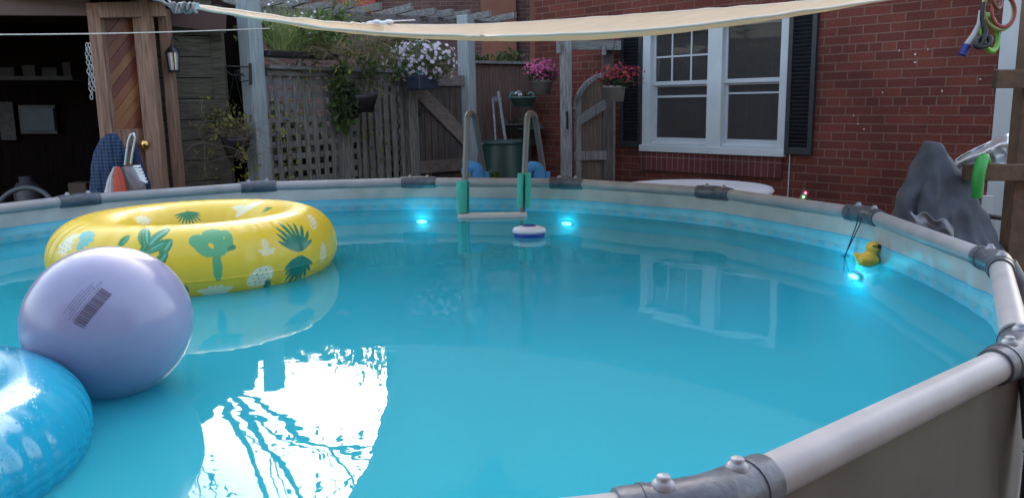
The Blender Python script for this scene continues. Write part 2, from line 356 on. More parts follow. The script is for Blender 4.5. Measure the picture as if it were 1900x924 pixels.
# rails, joints, bolts, legs
for i in range(NV):
    a, b = verts[i], verts[(i + 1) % NV]; d = (b - a).normalized()
    pts = [a.lerp(b, t) for t in np.linspace(0.04, 0.96, 9)]
    MB().tube(pts, 0.0315, 24).build('top_rail', rail_mat, pool)
for i in range(NV):
    v = verts[i]; a = (verts[i - 1] - v).normalized(); b = (verts[(i + 1) % NV] - v).normalized()
    h = 0.125
    pts = [v + a * h, v + a * (h - 0.012), v + a * 0.07, v + a * 0.03, v + (a + b) * 0.006, v + b * 0.03, v + b * 0.07, v + b * (h - 0.012), v + b * h]
    rad = [0.0375, 0.039, 0.039, 0.041, 0.042, 0.041, 0.039, 0.039, 0.0375]
    c = MB().tube(pts, rad, 24)
    out = (v - PC); out.z = 0; out.normalize()
    c.tube([v + out * 0.016, v + out * 0.045 - Vector((0, 0, 0.06)), v + out * 0.058 - Vector((0, 0, 0.17))], [0.034, 0.042, 0.040], 20)
    # raised bands
    for s_ in (a, b):
        c.tube([v + s_ * 0.085, v + s_ * 0.092], 0.041, 24)
    co = c.build('corner_joint', conn_mat, pool)
    for s_ in (a, b):
        bt = MB().lathe([(0.0165, -.004), (0.0155, 0.004), (0.011, 0.008), (0.0095, 0.009), (0.0095, 0.013), (0.0075, 0.015), (0.001, 0.0155)], v + s_ * 0.062 + Vector((0, 0, 0.037)), 16)
        bt.build('bolt', steel, co)
    MB().tube([v + out * 0.058 - Vector((0, 0, 0.15)), v + out * 0.06 - Vector((0, 0, 0.7)), Vector((v.x, v.y, 0.04)) + out * 0.06], [0.034, 0.034, 0.034], 20).build('leg', leg_mat, pool)
    MB().lathe([(0.07, 0), (0.07, 0.012), (0.04, 0.03), (0.037, 0.06)], Vector((v.x, v.y, 0.025)) + out * 0.06, 20).build('foot', conn_mat, pool)
# water
wm, nt, p = newmat('pool water'); L = nt.links.new; out = nt.nodes['Material Output']; nt.nodes.remove(p)
tc = N(nt, 'ShaderNodeTexCoord')
n1 = N(nt, 'ShaderNodeTexNoise'); n1.inputs['Scale'].default_value = 2.2; n1.inputs['Detail'].default_value = 2; L(tc.outputs['Object'], n1.inputs[0])
n2 = N(nt, 'ShaderNodeTexNoise'); n2.inputs['Scale'].default_value = 9; n2.inputs['Detail'].default_value = 2; L(tc.outputs['Object'], n2.inputs[0])
ad = N(nt, 'ShaderNodeMath', operation='MULTIPLY_ADD'); ad.inputs[1].default_value = 0.16; L(n2.outputs[0], ad.inputs[0]); L(n1.outputs[0], ad.inputs[2])
bp = N(nt, 'ShaderNodeBump'); bp.inputs['Strength'].default_value = 1.0; bp.inputs['Distance'].default_value = 0.0024; L(ad.outputs[0], bp.inputs['Height'])
fr = N(nt, 'ShaderNodeFresnel'); fr.inputs['IOR'].default_value = 1.27; L(bp.outputs[0], fr.inputs['Normal'])
tr = N(nt, 'ShaderNodeBsdfTransparent'); tr.inputs[0].default_value = (0.5, 0.9, 0.97, 1)
df = N(nt, 'ShaderNodeBsdfDiffuse'); df.inputs[0].default_value = (0.045, 0.455, 0.545, 1)
mx = N(nt, 'ShaderNodeMixShader'); mx.inputs[0].default_value = 0.6; L(tr.outputs[0], mx.inputs[1]); L(df.outputs[0], mx.inputs[2])
gl = N(nt, 'ShaderNodeBsdfGlossy'); gl.inputs['Roughness'].default_value = 0.0; L(bp.outputs[0], gl.inputs['Normal'])
mf = N(nt, 'ShaderNodeMixShader'); L(fr.outputs[0], mf.inputs[0]); L(mx.outputs[0], mf.inputs[1]); L(gl.outputs[0], mf.inputs[2]); L(mf.outputs[0], out.inputs[0])
vs = []; rings = 24
for k in range(NT):
    q = wall_pt(2 * PI * k / NT, WATER)
    for j in range(rings): vs.append(PC.lerp(Vector((q.x, q.y, 0)), 0.02 + 0.98 * j / (rings - 1)) + Vector((0, 0, WATER)))
c0 = len(vs); vs.append(PC + Vector((0, 0, WATER)))
fs = [(k * rings + j, k * rings + j + 1, ((k + 1) % NT) * rings + j + 1, ((k + 1) % NT) * rings + j) for k in range(NT) for j in range(rings - 1)]
fs += [(c0, k * rings, ((k + 1) % NT) * rings) for k in range(NT)]
wo = MB().add(vs, fs, True).build('water', wm); tag(wo, kind='structure')

# ------------------------------------------------------------------ house
O = Vector((0.60, 9.05, 0)); Udir = Vector((2.73, -3.09, 0)).normalized(); Nn = Vector((-Udir.y, Udir.x, 0)) * 1.0
if Nn.y > 0: Nn = -Nn
def wl(px, py):
    q = at_plane(px, py, O, Nn); return ((q - O).dot(Udir), q.z)
def W(u, z, o=0.0): return O + Udir * u + Nn * o + Vector((0, 0, z))
WM = Matrix((( Udir.x, Nn.x, 0), (Udir.y, Nn.y, 0), (0, 0, 1)))   # local x along wall, y outwards
def wbox(mb, u0, u1, z0, z1, o0, o1): return mb.box(W((u0 + u1) / 2, (z0 + z1) / 2, (o0 + o1) / 2), (u1 - u0, o1 - o0, z1 - z0), WM)
uvw = lambda co: ((Vector(co) - O).dot(Udir) + (Vector(co) - O).dot(Nn), co[2])
uL = wl(995, 300)[0]; uR = wl(1838, 300)[0]
wu0 = wl(1197, 200)[0]; wu1 = wl(1457, 200)[0]; wz0 = (wl(1200, 273)[1] + wl(1445, 280)[1]) / 2; wz1 = wz0 + 1.13
house = thing('brick_house', 'red brick house with white double window and black shutters', 'house', W((uL + uR) / 2, 0))
hw = MB(); HH = 5.6
wbox(hw, uL, wu0, 0, HH, -0.2, 0); wbox(hw, wu1, uR, 0, HH, -0.2, 0)
wbox(hw, wu0, wu1, 0, wz0, -0.2, 0); wbox(hw, wu0, wu1, wz1, HH, -0.2, 0)
wbox(hw, uL, uL + 0.2, 0, HH, -6, -0.2); wbox(hw, uR - 0.2, uR, 0, HH, -6, -0.2)
hwo = hw.build('wall', brick, house, uvf=uvw)
rf = MB()
rf.add([W(uL - .4, HH, .4), W(uR + .4, HH, .4), W(uR + .4, HH, -6.3), W(uL - .4, HH, -6.3), W(uL - .4, HH + .12, .4), W(uR + .4, HH + .12, .4), W(uR + .4, HH + 1.4, -3), W(uL - .4, HH + 1.4, -3), W(uR + .4, HH + .12, -6.3), W(uL - .4, HH + .12, -6.3)],
       [(0, 1, 2, 3), (0, 4, 5, 1), (4, 7, 6, 5), (7, 9, 8, 6), (3, 2, 8, 9), (1, 5, 6, 8, 2), (0, 3, 9, 7, 4)])
rf.build('roof', pbr('dark shingles', (0.06, 0.055, 0.05), 0.9, var=0.3, vscale=8), house)
# interior behind the window
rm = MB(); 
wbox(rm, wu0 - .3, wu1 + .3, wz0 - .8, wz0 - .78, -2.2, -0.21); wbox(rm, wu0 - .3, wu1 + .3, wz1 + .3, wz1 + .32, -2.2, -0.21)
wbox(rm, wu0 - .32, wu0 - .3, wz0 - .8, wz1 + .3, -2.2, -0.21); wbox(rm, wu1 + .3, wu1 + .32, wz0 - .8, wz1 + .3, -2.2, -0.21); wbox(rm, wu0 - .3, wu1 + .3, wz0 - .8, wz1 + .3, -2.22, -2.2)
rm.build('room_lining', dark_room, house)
cur = MB()  # slats stand in for the fence's brown reflection in the lower panes
for k in range(26):
    u = wu0 + 0.18 + k * 0.05
    if 7 < k < 12 or k > 22: continue
    wbox(cur, u, u + 0.038, wz0 + .03, wz0 + .78, -0.6, -0.575)
cur.build('fence_reflection', pbr('brown fence reflection', (0.30, 0.13, 0.06), 0.6, var=0.2, vscale=9), house)
val = MB(); vv = []
for k in range(60):
    u = wu0 + (wu1 - wu0) * k / 59
    for z in (wz1 - 0.06, wz1 - 0.22): vv.append(W(u, z + 0.01 * math.sin(k * 0.5), -0.32 + 0.03 * math.sin(k * 0.9)))
val.add(vv, [(2 * k, 2 * k + 1, 2 * k + 3, 2 * k + 2) for k in range(59)], True); val.build('valance', pbr('pale curtain', (0.5, 0.5, 0.48), 0.8), house)
win = MB(); fo = 0.025
um = (wl(1315, 200)[0] + wl(1337, 200)[0]) / 2; mw = (wl(1337, 200)[0] - wl(1315, 200)[0]) / 2 + 0.012
fw = 0.075
wbox(win, wu0 - 0.02, wu0 + fw, wz0, wz1, -0.08, fo); wbox(win, wu1 - fw * .7, wu1 + 0.02, wz0, wz1, -0.08, fo)
wbox(win, um - mw, um + mw, wz0, wz1, -0.08, fo - 0.003); wbox(win, wu0 - 0.02, wu1 + 0.02, wz1, wz1 + 0.08, -0.08, fo + .01)
wbox(win, wu0 - 0.03, wu1 + 0.03, wz0 - 0.045, wz0 + 0.02, -0.08, fo + .03); wbox(win, wu0 + fw, wu1 - fw * .7, wz0 + 0.021, wz0 + 0.055, -0.08, -0.005)
wino = win.build('window', white_paint, house, bevel=0.004)
grey_sash = pbr('grey white sash', (0.42, 0.45, 0.48), 0.5)
glass, nt, p = newmat('window glass'); L = nt.links.new; out = nt.nodes['Material Output']; nt.nodes.remove(p)
fr = N(nt, 'ShaderNodeFresnel'); fr.inputs[0].default_value = 1.35; tr = N(nt, 'ShaderNodeBsdfTransparent'); tr.inputs[0].default_value = (0.55, 0.56, 0.56, 1)
gl = N(nt, 'ShaderNodeBsdfGlossy'); gl.inputs['Roughness'].default_value = 0.02; scr = N(nt, 'ShaderNodeBsdfDiffuse'); scr.inputs[0].default_value = (.10, .095, .09, 1); ms_ = N(nt, 'ShaderNodeMixShader'); ms_.inputs[0].default_value = .4; L(tr.outputs[0], ms_.inputs[1]); L(scr.outputs[0], ms_.inputs[2])
mx = N(nt, 'ShaderNodeMixShader'); L(fr.outputs[0], mx.inputs[0]); L(ms_.outputs[0], mx.inputs[1]); L(gl.outputs[0], mx.inputs[2]); L(mx.outputs[0], out.inputs[0])
zmid = wz0 + 0.60
for (a, b, grid) in ((wu0 + fw, um - mw, True), (um + mw, wu1 - fw * .7, False)):
    s_ = MB(); t = 0.028
    for (z0, z1, o) in ((zmid, wz1, -0.03), (wz0 + 0.055, zmid + 0.01, -0.055)):
        wbox(s_, a, a + t, z0, z1, o - .02, o); wbox(s_, b - t, b, z0, z1, o - .02, o); wbox(s_, a + t, b - t, z0, z0 + t * 1.3, o - .02, o + .002); wbox(s_, a + t, b - t, z1 - t, z1, o - .02, o)
    if not grid: wbox(s_, a + t, b - t, zmid - 0.10, zmid - 0.085, -0.075, -0.06)
    else: wbox(s_, a + t, b - t, zmid - 0.12, zmid - 0.10, -0.075, -0.06)
    so_ = s_.build('sash', grey_sash, wino)
    if grid:
        gm = MB()
        for k in (1, 2): u = a + (b - a) * k / 3; wbox(gm, u - .008, u + .008, zmid + .03, wz1 - .02, -0.047, -0.033)
        zc = zmid + 0.27; wbox(gm, a + t, b - t, zc - .008, zc + .008, -0.046, -0.034)
        gm.build('muntin', grey_sash, wino)
    wbox(MB(), a + t - .005, b - t + .005, zmid + .02, wz1 - .02, -0.044, -0.040).build('pane', glass, wino)
    wbox(MB(), a + t - .005, b - t + .005, wz0 + .07, zmid, -0.069, -0.065).build('pane', glass, wino)
sl = MB(); wbox(sl, wl(1190, 290)[0], wl(1450, 290)[0] + .02, wz0 - 0.235, wz0 - 0.048, -0.05, 0.035); sl.build('window_sill', brick_sill, house, uvf=uvw, bevel=0.004)
def shutter(u0, u1, z0, z1):
    f = MB(); t = 0.04
    wbox(f, u0, u0 + t, z0, z1, .004, .04); wbox(f, u1 - t, u1, z0, z1, .004, .04)
    for z in (z0, z1 - .06): wbox(f, u0 + t, u1 - t, z, z + .06, .006, .038)
    fo_ = f.build('shutter', black_paint, house, bevel=0.003)
    s_ = MB(); z = z0 + .075
    while z < z1 - .07:
        if True:
            s_.box(W((u0 + u1) / 2, z, .022), (u1 - u0 - 2 * t, .004, .04), WM @ Matrix.Rotation(R_(-38), 3, 'X'))
        z += 0.033
    s_.build('louvre', black_paint, fo_)
sz0 = wl(1195, 270)[1]
shutter(wl(1154, 200)[0], wl(1197, 200)[0] - .025, wz0 - 0.01, wz1 + 0.06)
shutter(wl(1458, 200)[0] + .02, wl(1513, 200)[0], wz0 - 0.02, wz1 + 0.06)
# white corner trim and downspout at the right end of the wall
ct = MB(); wbox(ct, uR + .002, uR + 0.14, 0, HH - .05, -0.12, 0.03); ct.build('corner_trim', white_paint, house, bevel=0.004)
dsp = MB(); wbox(dsp, uR + 0.16, uR + 0.24, 0.1, HH - .1, -0.03, 0.06); dsp.build('downspout', white_paint, house, bevel=0.01)
fl = MB()
for (px, py, w_, h_) in ((1697, 103, 4, 6), (1696, 117, 7, 3), (1721, 94, 2, 5), (1668, 96, 2, 5), (1747, 171, 3, 6), (1637, 173, 3, 3), (1817, 148, 6, 2), (1583, 216, 2, 5), (1591, 231, 5, 2), (1602, 241, 4, 3)):
    u, z = wl(px, py); k = 0.0015; wbox(fl, u, u + w_ * k * 1.4, z, z + h_ * k * 1.6, 0.0, 0.003)
fl.build('paint_fleck', pbr('white paint fleck', (0.75, 0.75, 0.72), 0.7), house)
cb = MB(); u, z = wl(1468, 282); u2, z2 = wl(1465, 372)
cb.tube([W(u, z, .02), W(u - .004, (z + z2) / 2, .014), W(u - .01, z2 - .4, .02)], 0.005, 8); cbo = cb.build('cable', white_paint); tag(cbo, 'thin white cable hanging down the brick wall under the window', 'cable')

# ------------------------------------------------------------------ neighbour house far behind
def fbox(mb, x0, x1, y0, y1, z0, z1): return mb.box(((x0 + x1) / 2, (y0 + y1) / 2, (z0 + z1) / 2), (x1 - x0, y1 - y0, z1 - z0))
nh = thing('neighbour_house', 'brown brick house seen beyond the fence, tall part added to block the sun', 'house', (-1, 17, 0))
m_ = MB(); fbox(m_, -6.2, -2.4, 14.5, 20, 0, 4.4); fbox(m_, -2.4, 6.6, 14.5, 20, 0, 12.2); m_.build('wall', brick_far, nh, uvf=lambda c: (c[0] + c[1], c[2]))  # tall right part is added height, there to block the sun
m_ = MB()
for (x0, x1, z0) in ((-6.5, -2.401, 4.4), (-2.7, 6.9, 12.2)):
    m_.add([(x0, 14.1, z0), (x1, 14.1, z0), (x1, 20.3, z0), (x0, 20.3, z0), (x0, 17.2, z0 + .6), (x1, 17.2, z0 + .6)], [(3, 2, 1, 0), (0, 1, 5, 4), (2, 3, 4, 5), (1, 2, 5), (3, 0, 4)])
m_.build('roof', pbr('brown shingles', (0.10, 0.07, 0.06), 0.9, var=0.3, vscale=6), nh)
a, b = at(735, 75, 14.45), at(790, 75, 14.45)
m_ = MB(); fbox(m_, a.x, b.x, 14.42, 14.5, 2.0, a.z + .03); wf = m_.build('window', white_paint, nh)
m_ = MB(); fbox(m_, a.x + .09, (a.x + b.x) / 2 - .04, 14.41, 14.419, 2.05, a.z - .03); fbox(m_, (a.x + b.x) / 2 + .04, b.x - .09, 14.41, 14.419, 2.05, a.z - .03); m_.build('pane', pbr('blue grey glass', (0.12, 0.2, 0.24), 0.1), wf)
orange = pbr('sunlit orange brick', (0.24, 0.095, 0.06), 0.8, var=0.1, vscale=4)  # orange slabs paint sunlit patches onto the neighbour's brick
for px0, px1 in ((893, 958), (983, 994), (596, 700)):
    m_ = MB(); a, b = at(px0, 60, 14.4), at(px1, 60, 14.4)
    if px0 == 596: fbox(m_, a.x, b.x, 14.36, 14.5, 3.25, 4.8)
    else: fbox(m_, a.x, b.x, 14.36, 14.5, 0, 4.8)
    m_.build('wall_patch', orange if px0 != 596 else pbr('red awning board', (0.36, 0.06, 0.04), 0.7), nh)

# unseen wall and roof added behind the camera to shade the near pool side
rh = thing('rear_shade_wall', 'unseen brick wall added behind the viewer to shade the near side of the pool', 'house', (0.5, -2.0, 0))
m_ = MB(); fbox(m_, -5.5, 7.0, -2.4, -1.9, 0, 4.6); m_.build('wall', brick_far, rh, uvf=lambda c: (c[0] + c[1], c[2]))
m_ = MB(); fbox(m_, -5.8, 7.3, -6.0, -1.5, 4.6, 4.75); m_.build('roof', pbr('shade wall roof', (.07, .06, .055), .9), rh)

# ------------------------------------------------------------------ fence: posts, lattice, gates
def P2(px, Y): q = at(px, 200, Y); return Vector((q.x, Y, 0))
A = P2(474, 6.35); B = P2(757, 7.9); Cc = P2(868, 8.35)
FZ = 2.07
def post(pos, z, w_=0.13, mat=wood_post, label='', name='fence_post', grp='tall posts of the lattice fence', rot=0):
    m_ = MB(); m_.box((pos.x, pos.y, z / 2), (w_, w_, z), Matrix.Rotation(rot, 3, 'Z'))
    o = m_.build(name, mat, bevel=0.006); return tag(o, label, 'post', grp)
dAB = (B - A).normalized(); rAB = math.atan2(dAB.y, dAB.x); nAB = Vector((dAB.y, -dAB.x, 0))
post(A, 2.58, 0.13, label='tall pale blue-grey post holding the black scroll bracket', rot=rAB)
mid = A + dAB * ((P2(628, 7.15) - A).dot(dAB))
post(mid, FZ, 0.11, wood_grey, 'short grey post between the two lattice panels', rot=rAB)
post(B, FZ - .02, 0.14, wood_grey, 'short grey post where the lattice meets the leaning gate', rot=rAB)
post(Cc, 2.62, 0.13, label='tall pale blue-grey post beside the white daisies', rot=rAB)
def lattice(a, b, z0, z1, label, sp=0.1, sw=0.049, mat=wood_grey, cap=True):
    a, b = Vector(a), Vector(b); d = (b - a); Ln = d.length; d.normalize(); M = Matrix.Rotation(math.atan2(d.y, d.x), 3, 'Z'); nrm = Vector((d.y, -d.x, 0))
    t = thing('lattice_panel', label, 'fence panel', (a + b) / 2, 'lattice fence panels')
    m_ = MB(); u = sp / 2
    while u < Ln:
        c = a + d * u; tl = random.uniform(-.004, .004); m_.box((c.x + tl, c.y, (z0 + z1) / 2), (sw * random.uniform(.9, 1.08), 0.009, z1 - z0), M @ Matrix.Rotation(random.uniform(-.006, .006), 3, 'Y')); u += sp
    m_.build('upright_slats', mat, t)
    m_ = MB(); z = z0 + sp / 2
    while z < z1:
        c = (a + b) / 2 - nrm * 0.0095; m_.box((c.x, c.y, z), (Ln, 0.009, sw * random.uniform(.9, 1.08)), M); z += sp
    m_.build('cross_slats', mat, t)
    if cap:
        m_ = MB(); c = (a + b) / 2; m_.box((c.x, c.y, z1 + .02), (Ln - .1, 0.06, 0.05), M); m_.build('top_rail', wood_grey_h, t, bevel=.004)
        m_ = MB(); m_.box((c.x, c.y, z1 + .06), (Ln - .08, 0.15, 0.03), M); m_.build('cap_board', wood_grey_h, t, bevel=.004)
    return t
lattice(A + dAB * .07, mid - dAB * .055, 0.3, FZ - .07, 'weathered lattice panel right of the tall blue-grey post, under grasses')
lattice(mid + dAB * .055, B - dAB * .07, 0.3, FZ - .07, 'weathered lattice panel with hanging vines beside the white daisies')
LL = P2(408, 8.0)
lattice(LL, A - (A - LL).normalized() * .08, 0.3, FZ - .1, 'narrow lattice panel seen edge-on behind the dry hanging basket', cap=True)
# extra vertical pickets leaning on the second panel
pk = thing('picket_boards', 'loose grey upright pickets fixed over the vine-hung lattice', 'fence boards', mid.lerp(B, .5))
for k, px in enumerate((662, 676, 690, 706, 722, 738)):
    q = mid + dAB * ((P2(px, 7.15 + (px - 628) / 129 * .75) - mid).dot(dAB)) + nAB * .03
    MB().box((q.x, q.y, 1.0), (0.045, 0.012, 1.7), Matrix.Rotation(rAB, 3, 'Z') @ Matrix.Rotation(random.uniform(-.02, .02), 3, 'Y')).build('picket', wood_grey, pk)
# diagonal-braced gate between B and Cc
dBC = (Cc - B).normalized(); MBC = Matrix.Rotation(math.atan2(dBC.y, dBC.x), 3, 'Z'); nBC = Vector((dBC.y, -dBC.x, 0)); LBC = (Cc - B).length
gt = thing('wooden_gate', 'dark wooden gate with diagonal brace between daisies and green barrel', 'gate', (B + Cc) / 2)
m_ = MB(); nb = 7
for k in range(nb):
    c = B + dBC * (0.1 + (LBC - .18) * (k + .5) / nb); topz = 1.92 - 0.0 * k
    m_.box((c.x, c.y, topz / 2 + .05), ((LBC - .18) / nb - .006, .02, topz), MBC)
m_.build('boards', wood_dark, gt)
def onBC(px, py):
    p0 = B + nBC * .03; return at_plane(px, py, p0, nBC)
m_ = MB(); m_.bar(onBC(768, 160), onBC(868, 262), .02, .14, up=(0, 0, 1)); m_.bar(onBC(766, 312), onBC(862, 305), .03, .12); m_.bar(onBC(768, 150), onBC(860, 150), .03, .1); m_.build('brace', pbr('brown grey brace', (0.20, 0.16, 0.145), .85, c2=(.11, .09, .08), vscale=6, stretch=(3, 3, 10), bump=.4, bscale=12), gt)
m_ = MB(); m_.bar(onBC(762, 204), onBC(794, 204), .012, .03); m_.bar(onBC(778, 200), onBC(780, 216), .014, .02); m_.build('latch', black_metal, gt)
# plank fence behind
bf = thing('board_fence', 'brown vertical board fence behind the green barrel', 'fence', (0, 9.6, 0))
m_ = MB(); px = 872; F0 = P2(860, 9.0); F1 = P2(1002, 9.65); dF = (F1 - F0).normalized(); MF = Matrix.Rotation(math.atan2(dF.y, dF.x), 3, 'Z'); u = 0
bf_top = 1.71 + (208 - 128) / 1502 * 9.2
while u < (F1 - F0).length:
    c = F0 + dF * u; m_.box((c.x, c.y - random.uniform(0, .012), bf_top / 2), (.13, .018, bf_top - .02 + random.uniform(-.01, .0)), MF); u += 0.142
m_.build('boards', pbr('reddish fence boards', (0.17, 0.105, 0.085), .85, c2=(.085, .055, .046), vscale=5, stretch=(14, 14, 1), bump=.5, bscale=12), bf)
m_ = MB(); c = (F0 + F1) / 2; m_.box((c.x, c.y - .03, bf_top), ((F1 - F0).length, .09, .03), MF); m_.build('rail', wood_grey, bf); m_ = MB(); m_.box((c.x, c.y - .04, 1.3), ((F1 - F0).length, .04, .09), MF); m_.build('rail', wood_grey, bf)
# leaning ladder-like board
lb = MB(); lb.bar(at(925, 172, 9.0), at(938, 262, 8.7), .03, .06, up=(0, 1, 0)); lb.bar(at(914, 182, 9.0), at(920, 262, 8.7), .02, .03, up=(0, 1, 0)); lb.bar(at(915, 184, 8.98), at(930, 184, 8.98), .02, .05)
tag(lb.build('leaning_plank', wood_grey), 'pale grey frame of planks leaning behind the green barrel', 'plank')
# right arbor posts + arched gate
D1 = P2(1050, 8.0); D2 = P2(1127, 8.35)
post(D1, 2.40, .11, wood_grey, 'grey arbor post nearest the pink flowers', 'arbor_post', 'posts of the small arbor by the brick wall')
post(D2, 2.44, .11, wood_dark, 'darker arbor post behind the red flower basket', 'arbor_post', 'posts of the small arbor by the brick wall')
ab = MB(); ab.bar(at(1034, 84, 8.0), at(1150, 85, 8.25), .05, .09); ab.bar(at(1036, 90, 7.9), at(1046, 84, 8.5), .04, .09); ab.bar(at(1120, 94, 8.1), at(1128, 88, 8.6), .04, .09)
tag(ab.build('arbor_beam', wood_grey_h), 'grey crossbeam lying on top of the arbor posts', 'beam')
ag = thing('arched_gate', 'wooden garden gate with curved top and diagonal brace by brick wall', 'gate', (D1 + D2) / 2)
dG = (D2 - D1).normalized(); nG = Vector((dG.y, -dG.x, 0))
def onG(px, py, o=0.0): return at_plane(px, py, D1 + nG * o, nG)
G0 = onG(1066, 200); G1 = onG(1134, 200); gl_ = (G1 - G0).dot(dG); MG = Matrix.Rotation(math.atan2(dG.y, dG.x), 3, 'Z')
def gtop(u): # quarter-arch rising to the right
    k = min(1, max(0, u / gl_)); z0 = onG(1060, 205).z; z1 = onG(1130, 137).z
    return z0 + (z1 - z0) * math.sqrt(1 - (1 - k) ** 2)
m_ = MB(); nb = 6
for k in range(nb):
    u0, u1 = gl_ * k / nb + .002, gl_ * (k + 1) / nb - .002
    vs = []
    for o in (0, .018):
        for uu in (u0, u1):
            q = G0 + dG * uu - nG * (.02 - o); vs += [Vector((q.x, q.y, .05)), Vector((q.x, q.y, gtop(uu)))]
    m_.add(vs, [(0, 2, 3, 1), (4, 5, 7, 6), (0, 1, 5, 4), (2, 6, 7, 3), (1, 3, 7, 5), (0, 4, 6, 2)])
m_.build('boards', pbr('brown gate boards', (0.17, 0.12, 0.09), .85, c2=(.085, .06, .046), vscale=5, stretch=(14, 14, 1), bump=.5, bscale=12), ag)
m_ = MB(); prev = None
for k in range(15):
    u = gl_ * k / 14; q = G0 + dG * u + nG * .012; q = Vector((q.x, q.y, gtop(u)))
    if prev: m_.bar(prev, q, .03, .045)
    prev = q
q0 = G0 + nG * .012
m_.bar(Vector((q0.x, q0.y, .1)) + dG * .03, Vector((q0.x, q0.y, gtop(.03))) + dG * .03, .07, .03, up=tuple(nG))
q1 = G1 + nG * .012; m_.bar(Vector((q1.x, q1.y, .1)), Vector((q1.x, q1.y, onG(1130, 150).z)), .07, .03, up=tuple(nG))
m_.bar(onG(1068, 228, .016), onG(1128, 190, .016), .028, .09); m_.bar(onG(1064, 290, .02), onG(1134, 288, .02), .03, .09)
m_.build('gate_frame', wood_grey, ag)
m_ = MB(); m_.bar(onG(1052, 207, .05), onG(1053, 240, .05), .02, .015, up=(0, 1, 0)); m_.build('handle', black_metal, ag)

# pergola over the fence
pg = thing('pergola', 'weathered grey slatted pergola top above the lattice fence', 'pergola', (A + B) / 2)
PZ = 2.58
P0 = P2(392, 7.3); P1 = P2(925, 9.5); dP = (P1 - P0).normalized(); nP = Vector((dP.y, -dP.x, 0))
m_ = MB()
for o, z in ((.15, PZ), (-.25, PZ)):
    m_.bar(P0 + nP * o + Vector((0, 0, z)), P1 + nP * o + Vector((0, 0, z)), .05, .13)
m_.build('beam', wood_beam, pg)
m_ = MB(); u = 0.05; LP = (P1 - P0).length
while u < LP:
    c = P0 + dP * u + Vector((0, 0, PZ + .10)); dz = random.uniform(-.01, .02)
    m_.bar(c + nP * .42 + Vector((0, 0, dz)), c - nP * .45 + Vector((0, 0, -dz)), .035, .07); u += random.choice((.22, .28, .36))
m_.build('rafters', wood_beam, pg)

# ------------------------------------------------------------------ foliage helpers
def leaves(mb, c, rad, n, size, asp=0.5, hang=0.0):
    c = Vector(c)
    for _ in range(n):
        d = Vector((random.gauss(0, 1), random.gauss(0, 1), random.gauss(0, 1))).normalized() * random.random() ** 0.45
        p = c + Vector((d.x * rad[0], d.y * rad[1], d.z * rad[2]))
        s = size * random.uniform(.6, 1.3)
        t = Vector((random.uniform(-1, 1), random.uniform(-1, 1), random.uniform(-1, 1) - hang)).normalized()
        x = t.cross(Vector((random.uniform(-1, 1), random.uniform(-1, 1), random.uniform(-1, 1)))).normalized(); nn = t.cross(x)
        mb.add([p - t * s, p + x * s * asp - nn * s * .12, p + t * s, p - x * s * asp - nn * s * .12, p + nn * s * .1], [(0, 1, 4), (1, 2, 4), (2, 3, 4), (3, 0, 4)])
def stems(mb, c, n, ln, spread, r=0.0025, droop=0.0, up=1.0):
    c = Vector(c)
    for _ in range(n):
        d = Vector((random.gauss(0, spread), random.gauss(0, spread), up)).normalized(); p = c + Vector((random.gauss(0, .03), random.gauss(0, .03), 0)); pts = [p.copy()]
        l = ln * random.uniform(.6, 1.2)
        for k in range(5):
            p = p + d * (l / 5); d = (d + Vector((random.gauss(0, .15), random.gauss(0, .15), -droop + random.gauss(0, .1)))).normalized(); pts.append(p.copy())
        mb.tube(pts, [r * (1 - .15 * k) for k in range(6)], 4, caps=False)
def blossoms(mb, c, rad, n, size, out=0.8, petals=7, cone=False):
    c = Vector(c)
    for _ in range(n):
        d = Vector((random.gauss(0, 1), random.gauss(0, 1) - .5, random.gauss(0, 1) + .2)).normalized()
        k = random.uniform(out, 1.05); p = c + Vector((d.x * rad[0] * k, d.y * rad[1] * k, d.z * rad[2] * k))
        d = (d + Vector((random.gauss(0, .3), random.gauss(0, .3) - .3, random.gauss(0, .3)))).normalized()
        x = d.cross(Vector((0, 0, 1))).normalized(); y = x.cross(d); s = size * random.uniform(.75, 1.2)
        vs = [p]; fs = []
        for j in range(petals * 2):
            a = PI * j / petals; rr = s * (1 if j % 2 == 0 else .55); vs.append(p + (x * math.cos(a) + y * math.sin(a)) * rr + d * s * .25)
        fs = [(0, 1 + j, 1 + (j + 1) % (petals * 2)) for j in range(petals * 2)]
        mb.add(vs, fs)

# hedge of dark shrubs behind the lattice
def shrub(name, pos, rad, n, size, mat, label, grp=None, cat='shrub', trunk=True):
    t = thing(name, label, cat, (pos[0], pos[1], 0), grp)
    m_ = MB()
    for _ in range(9):
        q = Vector(pos) + Vector((random.uniform(-.6, .6) * rad[0], random.uniform(-.6, .6) * rad[1], random.uniform(-.55, .6) * rad[2])); leaves(m_, q, (rad[0] * .5, rad[1] * .5, rad[2] * .45), n // 9, size)
    m_.build('foliage', mat, t)
    if trunk:
        m_ = MB()
        for _ in range(5):
            m_.tube([(pos[0], pos[1], 0), (pos[0] + random.uniform(-.1, .1), pos[1], pos[2] * .5), (pos[0] + random.uniform(-.6, .6) * rad[0], pos[1] + random.uniform(-.4, .4), pos[2] + rad[2] * .3)], [.03, .02, .006], 6)
        m_.build('stem', bark, t)
    return t
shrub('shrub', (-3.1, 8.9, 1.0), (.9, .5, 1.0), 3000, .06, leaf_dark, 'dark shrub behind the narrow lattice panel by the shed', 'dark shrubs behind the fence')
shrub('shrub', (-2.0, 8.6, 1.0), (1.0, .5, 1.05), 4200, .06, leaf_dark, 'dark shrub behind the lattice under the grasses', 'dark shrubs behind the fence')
shrub('shrub', (-1.2, 9.2, 1.0), (.8, .5, 1.0), 3200, .06, leaf_dark, 'dark shrub behind the vine-hung lattice', 'dark shrubs behind the fence')
